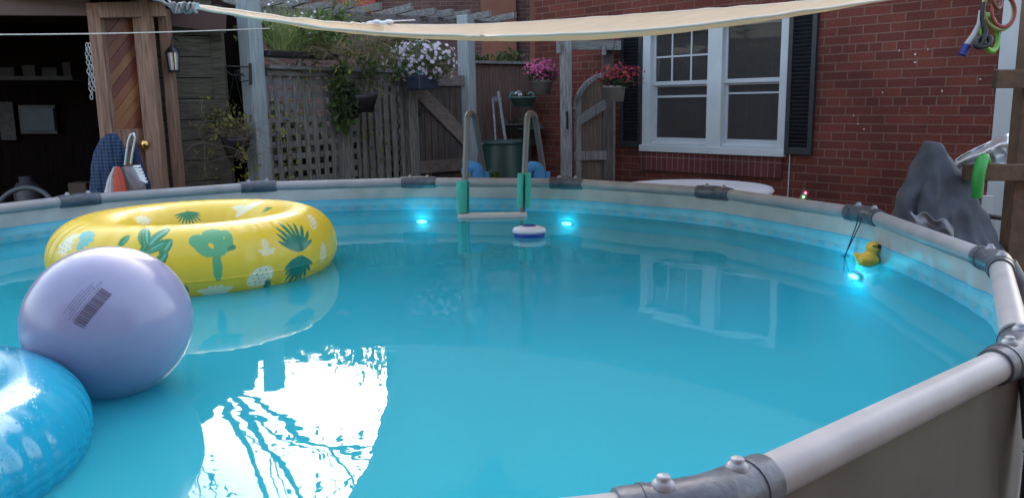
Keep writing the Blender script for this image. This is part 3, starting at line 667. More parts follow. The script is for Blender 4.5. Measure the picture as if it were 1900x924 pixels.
shrub('shrub', (-4.8, 10.5, 1.5), (1.5, .8, 1.4), 2600, .06, leaf_dark, 'tall leafy shrub rising beyond the narrow lattice panel', 'dark shrubs behind the fence')

# planters on the fence top
def cap_pt(px, py=125, z=FZ + .05):
    q = at_plane(px, py, A, nAB); return Vector((q.x, q.y, z))
q = cap_pt(545)
gp = thing('grass_planter', 'black trough on the fence cap with tall green grasses and small white flowers', 'planter', q)
M = Matrix.Rotation(rAB, 3, 'Z')
MB().box(q + Vector((.05, 0, .04)), (.75, .15, .05), M).build('trough', black_plastic, gp, bevel=.01)
m_ = MB()
for px in (520, 545, 565, 585, 600):
    stems(m_, cap_pt(px) + Vector((0, 0, .05)), 170, random.uniform(.3, .42), .35, .0022, .12)
m_.build('grass_blades', pbr('grass green', (0.34, 0.42, 0.14), .6, trans=.3, island=.5), gp)
m_ = MB(); leaves(m_, q + Vector((-.2, 0, .22)), (.3, .12, .14), 260, .03); leaves(m_, q + Vector((.3, 0, .25)), (.3, .12, .16), 260, .03); m_.build('foliage', leaf_mat, gp)
m_ = MB(); blossoms(m_, q + Vector((-.1, 0, .3)), (.5, .15, .18), 30, .013); m_.build('blossoms', pbr('tiny white flower', (.75, .75, .75), .7), gp)['kind'] = 'stuff'
def dry_vine(px0, py0, Y, n, ln, label, green=0, w_=.35, spread=1.2):
    c = at(px0, py0, Y); t = thing('vine', label, 'vine', c, 'straggling vines on the fence')
    m_ = MB(); 
    for k in range(4): stems(m_, c + Vector((random.uniform(-w_, w_), random.uniform(-.05, .02), random.uniform(-.05, .12))), n // 4, ln, spread, .0018, .35, .8)
    m_.build('stem', dry_mat, t)
    m_ = MB(); leaves(m_, c + Vector((0, -.02, -.05)), (w_, .08, .25), 60 + green, .022, hang=.8); m_.build('leaves', leaf_yel if green < 200 else leaf_mat, t)
    return t
dry_vine(690, 105, 7.3, 170, .5, 'tangled dry vine tumbling over the fence cap above the hanging basket', 320, .35)
dry_vine(655, 5, 6.9, 70, .3, 'pale dry twigs lying on the pergola slats', 0, .25)
dry_vine(455, 300, 6.1, 24, .5, 'thin vine low on the tall blue-grey post', 0, .12)
def ivy(px, py0, py1, Y, n, label, mat=leaf_mat, w_=.06, sz=.03):
    a, b = at(px, py0, Y), at(px, py1, Y); t = thing('vine', label, 'vine', b, 'straggling vines on the fence')
    m_ = MB(); pts = [a.lerp(b, k / 7) + Vector((random.gauss(0, .02), random.gauss(0, .01), 0)) for k in range(8)]; m_.tube(pts, .002, 5); m_.build('stem', dry_mat, t)
    m_ = MB()
    for p_ in pts: leaves(m_, p_, (w_ * 1.6, .04, .08), n // 8, sz, hang=.6)
    m_.build('leaves', mat, t)
ivy(545, 200, 325, 6.55, 60, 'sparse yellow-green creeper climbing the first lattice panel', leaf_yel, .12, .024)
ivy(516, 205, 250, 6.4, 24, 'few yellow leaves trailing beside the tall blue-grey post', leaf_yel, .08, .026)
dry_vine(590, 100, 6.75, 70, .35, 'brown dried stems spilling over the grasses on the fence cap', 40, .3)
ivy(700, 150, 300, 7.3, 70, 'thin yellowing creeper on the picket boards', leaf_yel, .12, .022)
ivy(632, 130, 235, 6.95, 300, 'dense green creeper hanging down left of the black basket', leaf_mat, .06, .04)
ivy(380, 180, 330, 5.95, 40, 'wispy weed growing up the shed planks', leaf_yel, .1, .02)
# black baskets
def basket(px, py, Y, w_, h_, label, grp, mat=black_plastic, name='hanging_basket'):
    c = at(px, py, Y); t = thing(name, label, 'planter', c, grp)
    MB().lathe([(.001, -h_), (w_ * .32, -h_), (w_ * .46, -h_ * .2), (w_ * .5, 0), (w_ * .46, 0), (w_ * .42, -h_ * .2), (.001, -h_ * .3)], c, 28, Matrix.Diagonal((1, .6, 1))).build('pot', mat, t)
    return t, c
shrub('shrub', tuple(at(700, 92, 8.1)), (.55, .2, .24), 900, .03, leaf_yel, 'yellow-green leafy shrub behind the dry vine above the fence', 'dark shrubs behind the fence')
t, c = basket(672, 176, 7.0, .27, .15, 'black hanging basket with dark trailing leaves on the lattice', 'black plant baskets')
m_ = MB(); leaves(m_, c + Vector((-.12, -.03, -.05)), (.13, .08, .17), 420, .026, hang=.5); m_.build('foliage', leaf_dark, t)
m_ = MB()
for dx in (-.11, .11): m_.tube([c + Vector((dx, 0, 0)), c + Vector((0, .1, .35))], .002, 5)
m_.build('hanger', black_metal, t)
t, c = basket(437, 255, 6.15, .23, .15, 'black hanging basket of dry straggly stems left of the tall post', 'black plant baskets')
m_ = MB(); stems(m_, c, 130, .26, 1.0, .0022, .25, 1.1); m_.build('stem', dry_mat, t)
m_ = MB(); leaves(m_, c + Vector((-.05, -.02, .12)), (.2, .1, .14), 150, .022); m_.build('foliage', leaf_yel, t)
m_ = MB(); m_.tube([c + Vector((-.11, 0, 0)), c + Vector((.02, .03, .48))], .002, 5); m_.tube([c + Vector((.11, 0, 0)), c + Vector((.02, .03, .48))], .002, 5); m_.build('hanger', black_metal, t)
# scroll bracket
br = MB(); Yb = 6.22
br.bar(at(464, 118, Yb), at(465, 158, Yb), .022, .012, up=(0, 1, 0)); br.tube([at(462, 125, Yb), at(404, 123, Yb)], .006, 8)
pts = [at(461, 150, Yb), at(448, 152, Yb), at(441, 143, Yb), at(449, 137, Yb), at(455, 143, Yb)]; br.tube(pts, .005, 6); br.tube([at(452, 140, Yb), at(430, 140, Yb), at(412, 126, Yb)], .005, 6); br.tube([at(404, 123, Yb), at(401, 119, Yb)], .009, 6)
tag(br.build('wall_bracket', black_metal), 'black iron scroll bracket on the tall blue-grey post', 'bracket')
ga = MB(); ga.torus(at(436, 108, 6.9), .07, .003, Matrix.Rotation(R_(80), 3, 'X'), 24, 6); ga.tube([at(420, 95, 6.9), at(442, 135, 6.9)], .005, 6); ga.bar(at(424, 132, 6.95), at(440, 130, 6.95), .02, .07)
tag(ga.build('garden_ornament', pbr('rusty wire', (.16, .12, .1), .7)), 'wire ring ornament with small sign behind the scroll bracket', 'ornament')

# white daisies trough
q = at(785, 150, 7.75)
dz = thing('daisy_planter', 'dark blue rectangular trough overflowing with white daisy-like flowers', 'planter', q)
MB().box(q + Vector((0, -.05, -.02)), (.29, .16, .13), M).build('trough', pbr('navy plastic', (.03, .045, .075), .5), dz, bevel=.01)
m_ = MB(); leaves(m_, q + Vector((0, -.05, .17)), (.34, .18, .19), 1500, .018); m_.build('foliage', leaf_mat, dz)
m_ = MB(); blossoms(m_, q + Vector((0, -.05, .17)), (.36, .2, .2), 210, .021, .75); m_.build('blossoms', pbr('white daisy petals', (.72, .66, .75), .6, trans=.3), dz)['kind'] = 'stuff'
# pink and red hanging pots
stone_pot = pbr('taupe clay pot', (.21, .20, .18), .8, var=.1, vscale=8)
def pot(px, py, Y, rt, rb, h_, label, fcol, nb, spr, nm):
    c = at(px, py, Y); t = thing('hanging_pot', label, 'flower pot', c, 'taupe hanging flower pots')
    MB().lathe([(.001, 0), (rb, 0), (rt * .97, h_ * .82), (rt * 1.05, h_ * .83), (rt * 1.05, h_), (rt * .92, h_), (rt * .9, h_ * .8), (.001, h_ * .8)], c, 32).build('pot', stone_pot, t)
    top = c + Vector((0, 0, h_))
    m_ = MB(); leaves(m_, top + Vector((spr * .1, -.02, .04)), (rt * 1.5, rt * 1.2, .08), 700, .02, .4); stems(m_, top, 60, .22, 1.0, .002, .25); m_.build('foliage', leaf_dark, t)
    m_ = MB(); blossoms(m_, top + Vector((spr * .15, -.02, .085)), (rt * 2.0 + spr * .25, rt * 1.5, .13), nb, .016, .35, 5)
    m_.build('blossoms', fcol, t)['kind'] = 'stuff'
    m_ = MB()
    for a in (0, 2.1, 4.2): m_.tube([top + Vector((rt * math.cos(a), rt * math.sin(a), 0)), top + Vector((0, 0, .42))], .0018, 5)
    m_.build('hanger', black_metal, t)
pot(1006, 176, 8.35, .105, .08, .145, 'taupe hanging pot of bright pink flowers left of the arbor', pbr('pink petals', (.62, .13, .30), .6, trans=.3, island=.4), 300, -.1, 'p')
pot(1140, 189, 7.75, .105, .085, .15, 'taupe hanging pot of spreading crimson flowers on the arbor', pbr('crimson petals', (.27, .02, .032), .6, trans=.2, island=.4), 260, .25, 'r')
# green rail planters
def railp(px, py, Y, mat, label, fl):
    c = at(px, py, Y); t = thing('rail_planter', label, 'planter', c, 'rail planters on the board fence')
    MB().lathe([(.001, -.1), (.1, -.1), (.145, 0), (.155, 0), (.155, .012), (.14, .012), (.1, -.08), (.001, -.08)], c, 30, Matrix.Diagonal((1, .55, 1))).build('trough', mat, t)
    for dx in (-.11, .09):
        m_ = MB(); pts = [c + Vector((dx + .035 * math.cos(a), .05, .005 + .05 * math.sin(a))) for a in np.linspace(PI, 0, 9)]; m_.tube(pts, .012, 8)
        m_.build('hook', mat, t)
    m_ = MB(); leaves(m_, c + Vector((0, 0, .03)), (.1, .05, .035), 60, .018); m_.build('foliage', leaf_dark, t)
    if fl: m_ = MB(); blossoms(m_, c + Vector((-.04, -.04, .045)), (.04, .03, .03), 12, .016); m_.build('blossoms', pbr('white petals', (.8, .8, .8), .6), t)
railp(970, 182, 9.1, pbr('sage green plastic', (.10, .2, .17), .5), 'sage green rail planter holding a few white flowers', True)
railp(953, 232, 9.2, pbr('grey green plastic', (.09, .11, .11), .6), 'grey rail planter hanging lower, above the green barrel', False)
railp(985, 240, 9.15, pbr('olive grey plastic', (.07, .09, .09), .6), 'small dark rail planter partly behind the right ladder rail', False)
t = shrub('shrub', tuple(at(935, 112, 9.9)), (.28, .15, .14), 260, .035, leaf_mat, 'leafy stems reaching above the board fence', 'dark shrubs behind the fence')
t = shrub('shrub', tuple(at(890, 112, 9.9)), (.16, .12, .1), 120, .03, leaf_mat, 'small sprig above the board fence beside the tall post', 'dark shrubs behind the fence')

# barrel
c = at(931, 262, 7.6); hb = c.z; bl = thing('rain_barrel', 'dark green plastic rain barrel behind the pool ladder', 'barrel', (c.x, c.y + .02, 0))
grn = pbr('dark green plastic', (.006, .036, .03), .45, var=.15, vscale=5)
r0 = .195
prof = [(r0 * 1.05, 0), (r0 * 1.12, .15), (r0 * 1.2, .35), (r0 * 1.24, hb * .5), (r0 * 1.2, hb * .68), (r0 * 1.21, hb * .70), (r0 * 1.19, hb * .72), (r0 * 1.1, hb * .88), (r0 * 1.0, hb - .03)]
MB().lathe(prof, (c.x, c.y + .02, 0), 48).build('body', grn, bl)
MB().lathe([(r0 * 1.0, -.035), (r0 * 1.04, -.03), (r0 * 1.04, 0), (r0 * .98, .003), (r0 * .97, -.012), (.001, -.012)], (c.x, c.y + .02, hb), 48).build('rim', grn, bl)
q = at(892, 268, 7.5); m_ = MB(); m_.tube([q + Vector((.04, .03, 0)), q, q + Vector((-.01, -.02, -.01))], .01, 8); m_.build('spigot', steel, bl)
t = shrub('shrub', tuple(at(912, 328, 7.1)), (.1, .08, .06), 90, .028, leaf_mat, 'small leafy weed at the foot of the green barrel', 'dark shrubs behind the fence', trunk=True)

# ------------------------------------------------------------------ shed on the left
sh = thing('garden_shed', 'open fronted dark timber shed with plank wall beside the lattice', 'shed', (-3.6, 6.6, 0))
E0 = P2(300, 5.95); E1 = P2(405, 6.2)
dE = (E1 - E0).normalized(); ME = Matrix.Rotation(math.atan2(dE.y, dE.x), 3, 'Z')
m_ = MB(); z = 0
while z < 2.5:
    c = (E0 + E1) / 2; m_.box((c.x, c.y + random.uniform(0, .01), z + .074), ((E1 - E0).length, .03, .145), ME @ Matrix.Rotation(R_(4), 3, 'X')); z += .152
m_.build('plank_wall', wood_shed, sh)
m_ = MB(); c = (E0 + E1) / 2; m_.box((E1.x + .03, E1.y + .0, 1.25), (.09, .06, 2.5)); m_.build('corner_board', wood_shed, sh)
SX = P2(172, 5.7)
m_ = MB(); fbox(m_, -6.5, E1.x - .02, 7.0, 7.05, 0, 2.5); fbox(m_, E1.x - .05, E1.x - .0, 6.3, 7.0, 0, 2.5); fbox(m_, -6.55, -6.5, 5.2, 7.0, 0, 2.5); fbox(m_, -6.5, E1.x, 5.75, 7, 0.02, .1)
m_.build('back_wall', pbr('gloom dark boards', (.009, .006, .005), .95, c2=(.004, .003, .003), vscale=4, stretch=(12, 12, 1), spec=.05), sh)  # near-black colour carries the shade inside the shed
rz = at(150, 14, 5.4).z
m_ = MB(); m_.box((-4.45, 6.2, rz + .13), (4.3, 1.7, .12)); m_.build('roof', pbr('dark shed roof', (.03, .018, .015), .9, var=.2, vscale=5, spec=.1), sh)
m_ = MB(); a, b = at(-60, 8, 5.35), at(168, 10, 5.55); m_.bar(a, b, .05, .14); m_.build('fascia', pbr('dark shed fascia', (.10, .065, .05), .8), sh); m_ = MB(); a, b = at(270, 28, 5.9), at(420, 45, 6.1); m_.bar(a + Vector((0, 0, .03)), b + Vector((0, 0, .02)), .05, .17); m_.build('fascia', pbr('maroon fascia', (.07, .035, .03), .8), sh)
# interior items, colours darkened to carry the shed's gloom
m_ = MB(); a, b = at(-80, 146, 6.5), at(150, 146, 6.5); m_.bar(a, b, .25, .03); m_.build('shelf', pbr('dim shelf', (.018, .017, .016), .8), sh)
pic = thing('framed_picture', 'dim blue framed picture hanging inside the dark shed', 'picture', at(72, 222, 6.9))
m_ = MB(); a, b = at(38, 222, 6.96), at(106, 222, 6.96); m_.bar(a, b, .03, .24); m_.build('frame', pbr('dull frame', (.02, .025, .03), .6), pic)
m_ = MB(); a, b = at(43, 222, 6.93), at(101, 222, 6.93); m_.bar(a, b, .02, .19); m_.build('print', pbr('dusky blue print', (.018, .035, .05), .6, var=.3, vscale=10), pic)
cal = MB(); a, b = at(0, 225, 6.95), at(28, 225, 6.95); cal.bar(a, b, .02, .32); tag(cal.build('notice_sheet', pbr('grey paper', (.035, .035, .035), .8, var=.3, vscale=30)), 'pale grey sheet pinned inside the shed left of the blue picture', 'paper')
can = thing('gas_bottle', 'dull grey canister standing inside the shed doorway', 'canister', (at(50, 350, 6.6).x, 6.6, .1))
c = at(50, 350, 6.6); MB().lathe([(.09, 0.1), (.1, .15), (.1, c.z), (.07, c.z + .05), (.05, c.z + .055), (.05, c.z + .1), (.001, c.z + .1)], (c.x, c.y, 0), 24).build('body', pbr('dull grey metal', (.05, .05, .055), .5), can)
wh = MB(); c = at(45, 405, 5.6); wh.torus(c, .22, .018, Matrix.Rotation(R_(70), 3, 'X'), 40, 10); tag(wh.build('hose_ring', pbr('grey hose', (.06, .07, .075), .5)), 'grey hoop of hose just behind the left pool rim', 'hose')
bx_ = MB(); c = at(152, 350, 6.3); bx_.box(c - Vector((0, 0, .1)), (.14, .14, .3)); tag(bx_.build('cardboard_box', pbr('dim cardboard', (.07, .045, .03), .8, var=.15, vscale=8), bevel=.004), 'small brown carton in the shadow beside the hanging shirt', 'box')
# shelving clutter, gloom put into its near-black colours
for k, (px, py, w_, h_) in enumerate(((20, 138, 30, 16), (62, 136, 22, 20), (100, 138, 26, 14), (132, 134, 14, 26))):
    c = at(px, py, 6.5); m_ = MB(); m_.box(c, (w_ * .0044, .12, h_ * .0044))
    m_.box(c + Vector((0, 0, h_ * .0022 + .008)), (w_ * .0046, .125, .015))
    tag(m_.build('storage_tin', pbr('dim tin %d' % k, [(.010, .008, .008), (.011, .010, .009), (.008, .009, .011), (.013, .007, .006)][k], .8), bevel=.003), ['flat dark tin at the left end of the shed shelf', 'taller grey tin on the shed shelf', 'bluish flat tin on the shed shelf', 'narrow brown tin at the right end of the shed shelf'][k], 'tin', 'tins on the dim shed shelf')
# door
dr_ = thing('shed_door', 'wooden shed door with diagonal reddish boards and brass knob', 'door', P2(230, 5.6))
d0 = P2(186, 5.5); d1 = P2(290, 5.8); dD = (d1 - d0).normalized(); nD = Vector((dD.y, -dD.x, 0))
def onD(px, py, o=0.0): return at_plane(px, py, d0 + nD * o, nD)
dt = onD(230, 28).z; LD = (d1 - d0).length; MD = Matrix.Rotation(math.atan2(dD.y, dD.x), 3, 'Z')
def dbox(mb, u0, u1, z0, z1, o0, o1):
    c = d0 + dD * ((u0 + u1) / 2) + nD * ((o0 + o1) / 2); return mb.box((c.x, c.y, (z0 + z1) / 2), (u1 - u0, o1 - o0, z1 - z0), MD)
# diagonal boards (clipped parallelograms)
m_ = MB(); zlo = onD(230, 240).z; u0, u1 = .06, LD - .1
bw = .085; zz_ = zlo - .6
k = 0
while zz_ < dt:
    s1 = (u1 - u0) * 1.15; q = []
    for (uu, z) in ((u0, zz_), (u1, zz_ + s1), (u1, zz_ + s1 + bw - .003), (u0, zz_ + bw - .003)): q.append([uu, min(max(z, zlo), dt)])
    if max(p_[1] for p_ in q) - min(p_[1] for p_ in q) > .004:
        # clip with a small Sutherland-Hodgman in z
        poly = [(u0, zz_), (u1, zz_ + s1), (u1, zz_ + s1 + bw - .004), (u0, zz_ + bw - .004)]
        for lim, sg in ((zlo, 1), (dt, -1)):
            outp = []
            for i in range(len(poly)):
                a, b = poly[i - 1], poly[i]; ia = (a[1] - lim) * sg >= 0; ib = (b[1] - lim) * sg >= 0
                if ia != ib: tt = (lim - a[1]) / (b[1] - a[1]); outp.append((a[0] + (b[0] - a[0]) * tt, lim))
                if ib: outp.append(b)
            poly = outp
            if not poly: break
        if len(poly) >= 3:
            oo = (k % 2) * .003; n_ = len(poly)
            vs = [d0 + dD * uu + nD * (-.012 + oo) + Vector((0, 0, z)) for uu, z in poly] + [d0 + dD * uu + nD * (.0 + oo) + Vector((0, 0, z)) for uu, z in poly]
            m_.add(vs, [tuple(range(n_)), tuple(range(2 * n_ - 1, n_ - 1, -1))] + [(i, (i + 1) % n_, n_ + (i + 1) % n_, n_ + i) for i in range(n_)])
    zz_ += bw; k += 1
m_.build('panel', pbr('reddish cedar', (.25, .085, .04), .5, c2=(.11, .036, .018), vscale=3, island=.35, bump=.3, bscale=20), dr_)
m_ = MB(); dbox(m_, 0, .075, .1, dt + .02, -.03, .02); dbox(m_, LD - .105, LD - .02, .1, dt + .02, -.03, .02)
dbox(m_, .075, LD - .105, zlo - .12, zlo, -.028, .017); dbox(m_, .075, LD - .105, .15, .4, -.028, .017); m_.build('stile', wood_frame, dr_, bevel=.004)
m_ = MB(); dbox(m_, .075, LD - .105, .4, zlo - .12, -.02, .0); m_.build('lower_panel', wood_frame, dr_)
kb = onD(270, 268, .05); Mk = Matrix.Rotation(R_(90), 3, 'X')
MB().lathe([(.001, .042), (.026, .039), (.037, .018), (.034, -.005), (.016, -.02), (.015, -.05), (.04, -.054), (.04, -.06)], kb, 24, Mk).build('knob', brass, dr_)
# door frame timbers
dfm = thing('door_frame', 'greyed cedar posts and lintel around the shed door', 'door frame', P2(290, 5.7))
m_ = MB(); a = onD(258, 10, .07); m_.bar(Vector((onD(262, 0, .07).x, onD(262, 0, .07).y, 0.0)), Vector((onD(262, 0, .07).x, onD(262, 0, .07).y, rz + .08)), .11, .09, up=(0, 1, 0))
e_ = onD(285, 0, .03); m_.bar(Vector((e_.x + .03, e_.y + .08, 0)), Vector((e_.x + .03, e_.y + .08, rz + .04)), .06, .09, up=(0, 1, 0))
e_ = onD(176, 0, -.02); m_.bar(Vector((e_.x, e_.y, 0)), Vector((e_.x, e_.y, rz + .04)), .085, .09, up=(0, 1, 0)); m_.build('post', wood_frame, dfm, bevel=.005)
m_ = MB(); m_.bar(onD(182, 20, .03), onD(304, 18, .1), .08, .10); m_.build('lintel', wood_frame, dfm, bevel=.005)
# lantern
lt_ = thing('wall_lantern', 'black lantern with bright glass hung on the shed planks', 'lantern', at(320, 110, 5.85)); c = at(321, 112, 5.82)
MB().lathe([(.035, -.07), (.045, .05)], c, 6, caps=True).build('glass', pbr('silvery glass', (.6, .64, .66), .08, metal=.6), lt_)
m_ = MB(); m_.lathe([(.055, .05), (.05, .06), (.01, .1), (.004, .12)], c, 6, caps=True); m_.lathe([(.04, -.085), (.042, -.07)], c, 6, caps=True); m_.tube([c + Vector((0, 0, .11)), c + Vector((0, .03, .16)), c + Vector((0, .12, .14))], .006, 6)
for a in range(6): m_.tube([c + Vector((.037 * math.cos(a * PI / 3), .037 * math.sin(a * PI / 3), -.07)), c + Vector((.047 * math.cos(a * PI / 3), .047 * math.sin(a * PI / 3), .05))], .004, 5)
m_.build('cage', black_metal, lt_)
# chain
ch = MB(); top = at(160, 85, 5.3); k = 0
for (dx, n_) in ((0, 13), (.022, 11)):
    for j in range(n_):
        c = top + Vector((dx + random.gauss(0, .003), 0, -.027 * j)); ch.torus(c, .012, .0032, (Matrix.Rotation(PI / 2 * (j % 2), 3, 'Z') @ Matrix.Rotation(PI / 2, 3, 'X') @ Matrix.Diagonal((.75, 1.25, 1))), 14, 6)
tag(ch.build('chain', pbr('galvanised chain', (.4, .42, .43), .4, metal=.8)), 'galvanised chain hanging in loops beside the shed door', 'chain')
# cloth items hanging on the door
def cloth(name, sil, Y, thick, mat, label, cat, grp=None, folds=9, amp=.015):
    """sil: rows (py, pxl, pxr); a closed draped body with real thickness and folds"""
    m_ = MB(); nr = 24; nc = 40; rows = []
    ys = [s_[0] for s_ in sil]
    for i in range(nr):
        y = ys[0] + (ys[-1] - ys[0]) * i / (nr - 1); xl = np.interp(y, ys, [s_[1] for s_ in sil]); xr = np.interp(y, ys, [s_[2] for s_ in sil])
        cl, cr = at(xl, y, Y), at(xr, y, Y); cc = (cl + cr) / 2; hw_ = (cr - cl).length / 2
        for j in range(nc):
            a = 2 * PI * j / nc; f = 1 + amp / max(hw_, .02) * math.sin(folds * a + 1.3 * math.sin(i * .25)) * min(1, i / 6)
            rows.append(Vector((cc.x + hw_ * f * math.cos(a), cc.y + thick * (f + .2 * mnoise.noise(Vector((a * 2, i * .3, Y)))) * math.sin(a), cc.z)))
    m_.add(rows, [(i * nc + j, (i + 1) * nc + j, (i + 1) * nc + (j + 1) % nc, i * nc + (j + 1) % nc) for i in range(nr - 1) for j in range(nc)], True)
    m_.add(rows[:nc], [tuple(range(nc))]); m_.add(rows[-nc:], [tuple(reversed(range(nc)))])
    return tag(m_.build(name, mat), label, cat, grp)
plaid, nt, p = newmat('navy plaid'); L = nt.links.new; tc = N(nt, 'ShaderNodeTexCoord'); 
cols = []
wv1 = N(nt, 'ShaderNodeTexWave', bands_direction='X'); wv1.inputs['Scale'].default_value = 14; wv1.inputs['Distortion'].default_value = .6; wv2 = N(nt, 'ShaderNodeTexWave', bands_direction='Z'); wv2.inputs['Scale'].default_value = 14; wv2.inputs['Distortion'].default_value = .6
L(tc.outputs['Object'], wv1.inputs[0]); L(tc.outputs['Object'], wv2.inputs[0]); ad = N(nt, 'ShaderNodeMath', operation='ADD'); L(wv1.outputs['Fac'], ad.inputs[0]); L(wv2.outputs['Fac'], ad.inputs[1])
rp = N(nt, 'ShaderNodeValToRGB'); rp.color_ramp.elements[0].position = .3; rp.color_ramp.elements[0].color = (.012, .025, .06, 1); rp.color_ramp.elements[1].position = 1; rp.color_ramp.elements[1].color = (.05, .10, .19, 1)
m2 = N(nt, 'ShaderNodeMath', operation='MULTIPLY'); m2.inputs[1].default_value = .5; L(ad.outputs[0], m2.inputs[0]); L(m2.outputs[0], rp.inputs[0]); L(rp.outputs[0], p.inputs['Base Color']); p.inputs['Roughness'].default_value = .9
cloth('plaid_shirt', [(248, 200, 214), (262, 186, 224), (290, 175, 230), (330, 170, 222), (372, 168, 214)], 5.2, .05, plaid, 'navy plaid shirt hanging in front of the shed door', 'shirt', amp=.012)
bagt = cloth('grey_bag', [(310, 228, 240), (320, 222, 250), (345, 216, 268), (368, 210, 272)], 5.15, .045, pbr('grey shopping bag', (.22, .19, .2), .7, var=.12, vscale=12), 'grey cloth bag hanging from the door knob', 'bag', amp=.006)
cloth('orange_towel', [(310, 215, 222), (330, 211, 230), (368, 212, 236)], 5.08, .02, pbr('orange red towel', (.55, .10, .06), .85), 'orange-red towel hanging between white towel and grey bag', 'towel', 'towels on the shed door', amp=.004)
cloth('white_towel', [(310, 211, 216), (330, 202, 214), (368, 191, 212)], 5.09, .02, pbr('off white towel', (.55, .56, .55), .85), 'off-white towel hanging beside the plaid shirt', 'towel', 'towels on the shed door', amp=.004)
cloth('navy_cloth', [(262, 246, 252), (300, 246, 262), (340, 262, 278), (368, 268, 280)], 5.3, .02, pbr('navy cloth', (.02, .03, .09), .85), 'dark navy cloth hanging behind the dust brush', 'cloth', amp=.004)
cr_ = MB(); Yk = 5.1; pts = [at(232, 306, Yk), at(238, 262, Yk), at(243, 250, Yk), at(248, 248, Yk), at(251, 256, Yk), at(246, 282, Yk), at(243, 304, Yk)]; cr_.tube(pts, .008, 8); tag(cr_.build('metal_hook', pbr('brushed aluminium', (.5, .52, .54), .35, metal=.7)), 'bent aluminium handle hooked over the shed door', 'hook')
bs = thing('dust_brush', 'white bristled dust brush hanging beside the grey bag', 'brush', at(256, 320, 5.0)); 
m_ = MB(); m_.bar(at(247, 308, 5.02), at(262, 336, 5.02), .02, .03); m_.build('handle', pbr('grey plastic', (.3, .3, .32), .5), bs)
m_ = MB()
for k in range(6): a = at(248 + k * 2.4, 309 + k * 4.6, 5.0); m_.bar(a, a + Vector((.045, -.01, -.012 + .014 * (3 - k) / 3)), .009, .009, taper=1.6)
m_.build('bristles', pbr('white bristles', (.8, .82, .84), .6), bs)

# ------------------------------------------------------------------ rope and shade sail
rp_ = MB(); pts = [at(-40 + 54 * k, 65 - 11.5 * k / 10 + 3 * math.sin(PI * k / 10), 4.7 + 1.55 * (k / 10) ** 2.2) for k in range(11)]
rp_.tube(pts, .0045, 6); tag(rp_.build('clothes_line', rope_mat), 'thin twisted rope stretched from the shed to the tall blue-grey post', 'rope')
LOW = [(350, 12), (400, 24), (500, 42), (600, 57), (700, 67), (800, 73), (900, 77), (1000, 77), (1100, 74), (1200, 68), (1300, 57), (1400, 43), (1500, 27), (1600, 10), (1700, -6), (1760, -14)]
UPP = [(350, 9), (400, 16), (500, 30), (600, 41), (700, 46), (850, 47), (1000, 40), (1200, 26), (1400, 11), (1550, 0), (1700, -11), (1760, -16)]
NEAR = [(350, 2.6), (500, 2.95), (620, 3.2), (750, 3.3), (860, 3.4), (895, 3.95), (930, 3.4), (1050, 3.3), (1400, 3.3), (1760, 3.9)]
FAR = [(350, 2.66), (500, 3.15), (600, 3.5), (642, 3.9), (664, 4.4), (690, 5.1), (700, 5.9), (708, 6.6), (730, 6.9), (900, 6.75), (1200, 6.1), (1500, 5.0), (1760, 4.0)]
def itp(T, x): return float(np.interp(x, [a for a, _ in T], [b for _, b in T]))
cols = sorted(set([350 + 12 * k for k in range(118)] + [650 + 4 * k for k in range(20)] + [1760])); nrow = 26
vs = []
for x in cols:
    if x > 1760: continue
    for j in range(nrow):
        t = j / (nrow - 1); lo, up_ = itp(LOW, x), itp(UPP, x)
        y0 = lo - .3 * (lo - up_)
        y = y0 + (lo - y0) * math.sin(min(1, t / .5) * PI / 2) if t < .5 else lo + (up_ - lo) * ((t - .5) / .5) ** 1.5
        Y = itp(NEAR, x) * (1 - t) + itp(FAR, x) * t
        pt = at(x, y, Y); pt.z += .006 * mnoise.noise(Vector((pt.x * 3, pt.y * 8, 0)))
        vs.append(pt)
ncol = len(vs) // nrow
sail = thing('shade_sail', 'beige fabric shade sail stretched above the far side of the pool', 'shade sail', at(1000, 60, 5.5))
sail_m = pbr('beige sail cloth', (.88, .71, .50), .8, var=.06, vscale=4, trans=.45, bump=.15, bscale=30, stretch=(1, 6, 1))
so_ = MB().add(vs, [(i * nrow + j, i * nrow + j + 1, (i + 1) * nrow + j + 1, (i + 1) * nrow + j) for i in range(ncol - 1) for j in range(nrow - 1)], True).build('fabric', sail_m, sail)
sm = so_.modifiers.new('thick', 'SOLIDIFY'); sm.thickness = .002
m_ = MB(); m_.tube([vs[i * nrow + nrow - 1] for i in range(ncol)], .006, 6); m_.tube([vs[i * nrow] for i in range(ncol)], .006, 6); m_.build('hem', pbr('hem webbing', (.7, .64, .53), .8), sail)
kn = thing('rope_knot', 'grey rope knot with turquoise strap at the left sail corner', 'rope', at(340, 14, 2.55))
m_ = MB(); pts = []
c = at(338, 15, 2.55)
for k in range(70): a = k * .62; pts.append(c + Vector((-.035 + .0011 * k, .012 * math.cos(a * 1.3), .014 * math.sin(a)))); 
m_.tube(pts, .0045, 6); m_.tube([c + Vector((-.03, 0, 0)), at(300, 2, 2.55), at(240, -10, 2.6)], .0045, 6); m_.tube([c + Vector((-.03, 0, .01)), at(310, -3, 2.6)], .004, 6); m_.build('coil', pbr('grey rope', (.3, .3, .29), .8, var=.3, vscale=90), kn)
m_ = MB(); m_.bar(at(345, 14, 2.56), at(366, 12, 2.6), .02, .02); m_.build('strap', pbr('turquoise strap', (.3, .5, .5), .7), kn)
tie = MB(); c = at(705, 44, 6.75)
for k in range(4): tie.ell(c + Vector((.05 * (k - 1.5), 0, .01 * (k % 2))), (.04, .03, .02))
tie.tube([c, at(720, 40, 6.8), at(770, 38, 6.9)], .006, 6)
tag(tie.build('sail_tie', pbr('white cloth tie', (.72, .72, .72), .8)), 'knotted white tie where the sail meets the pergola', 'tie')

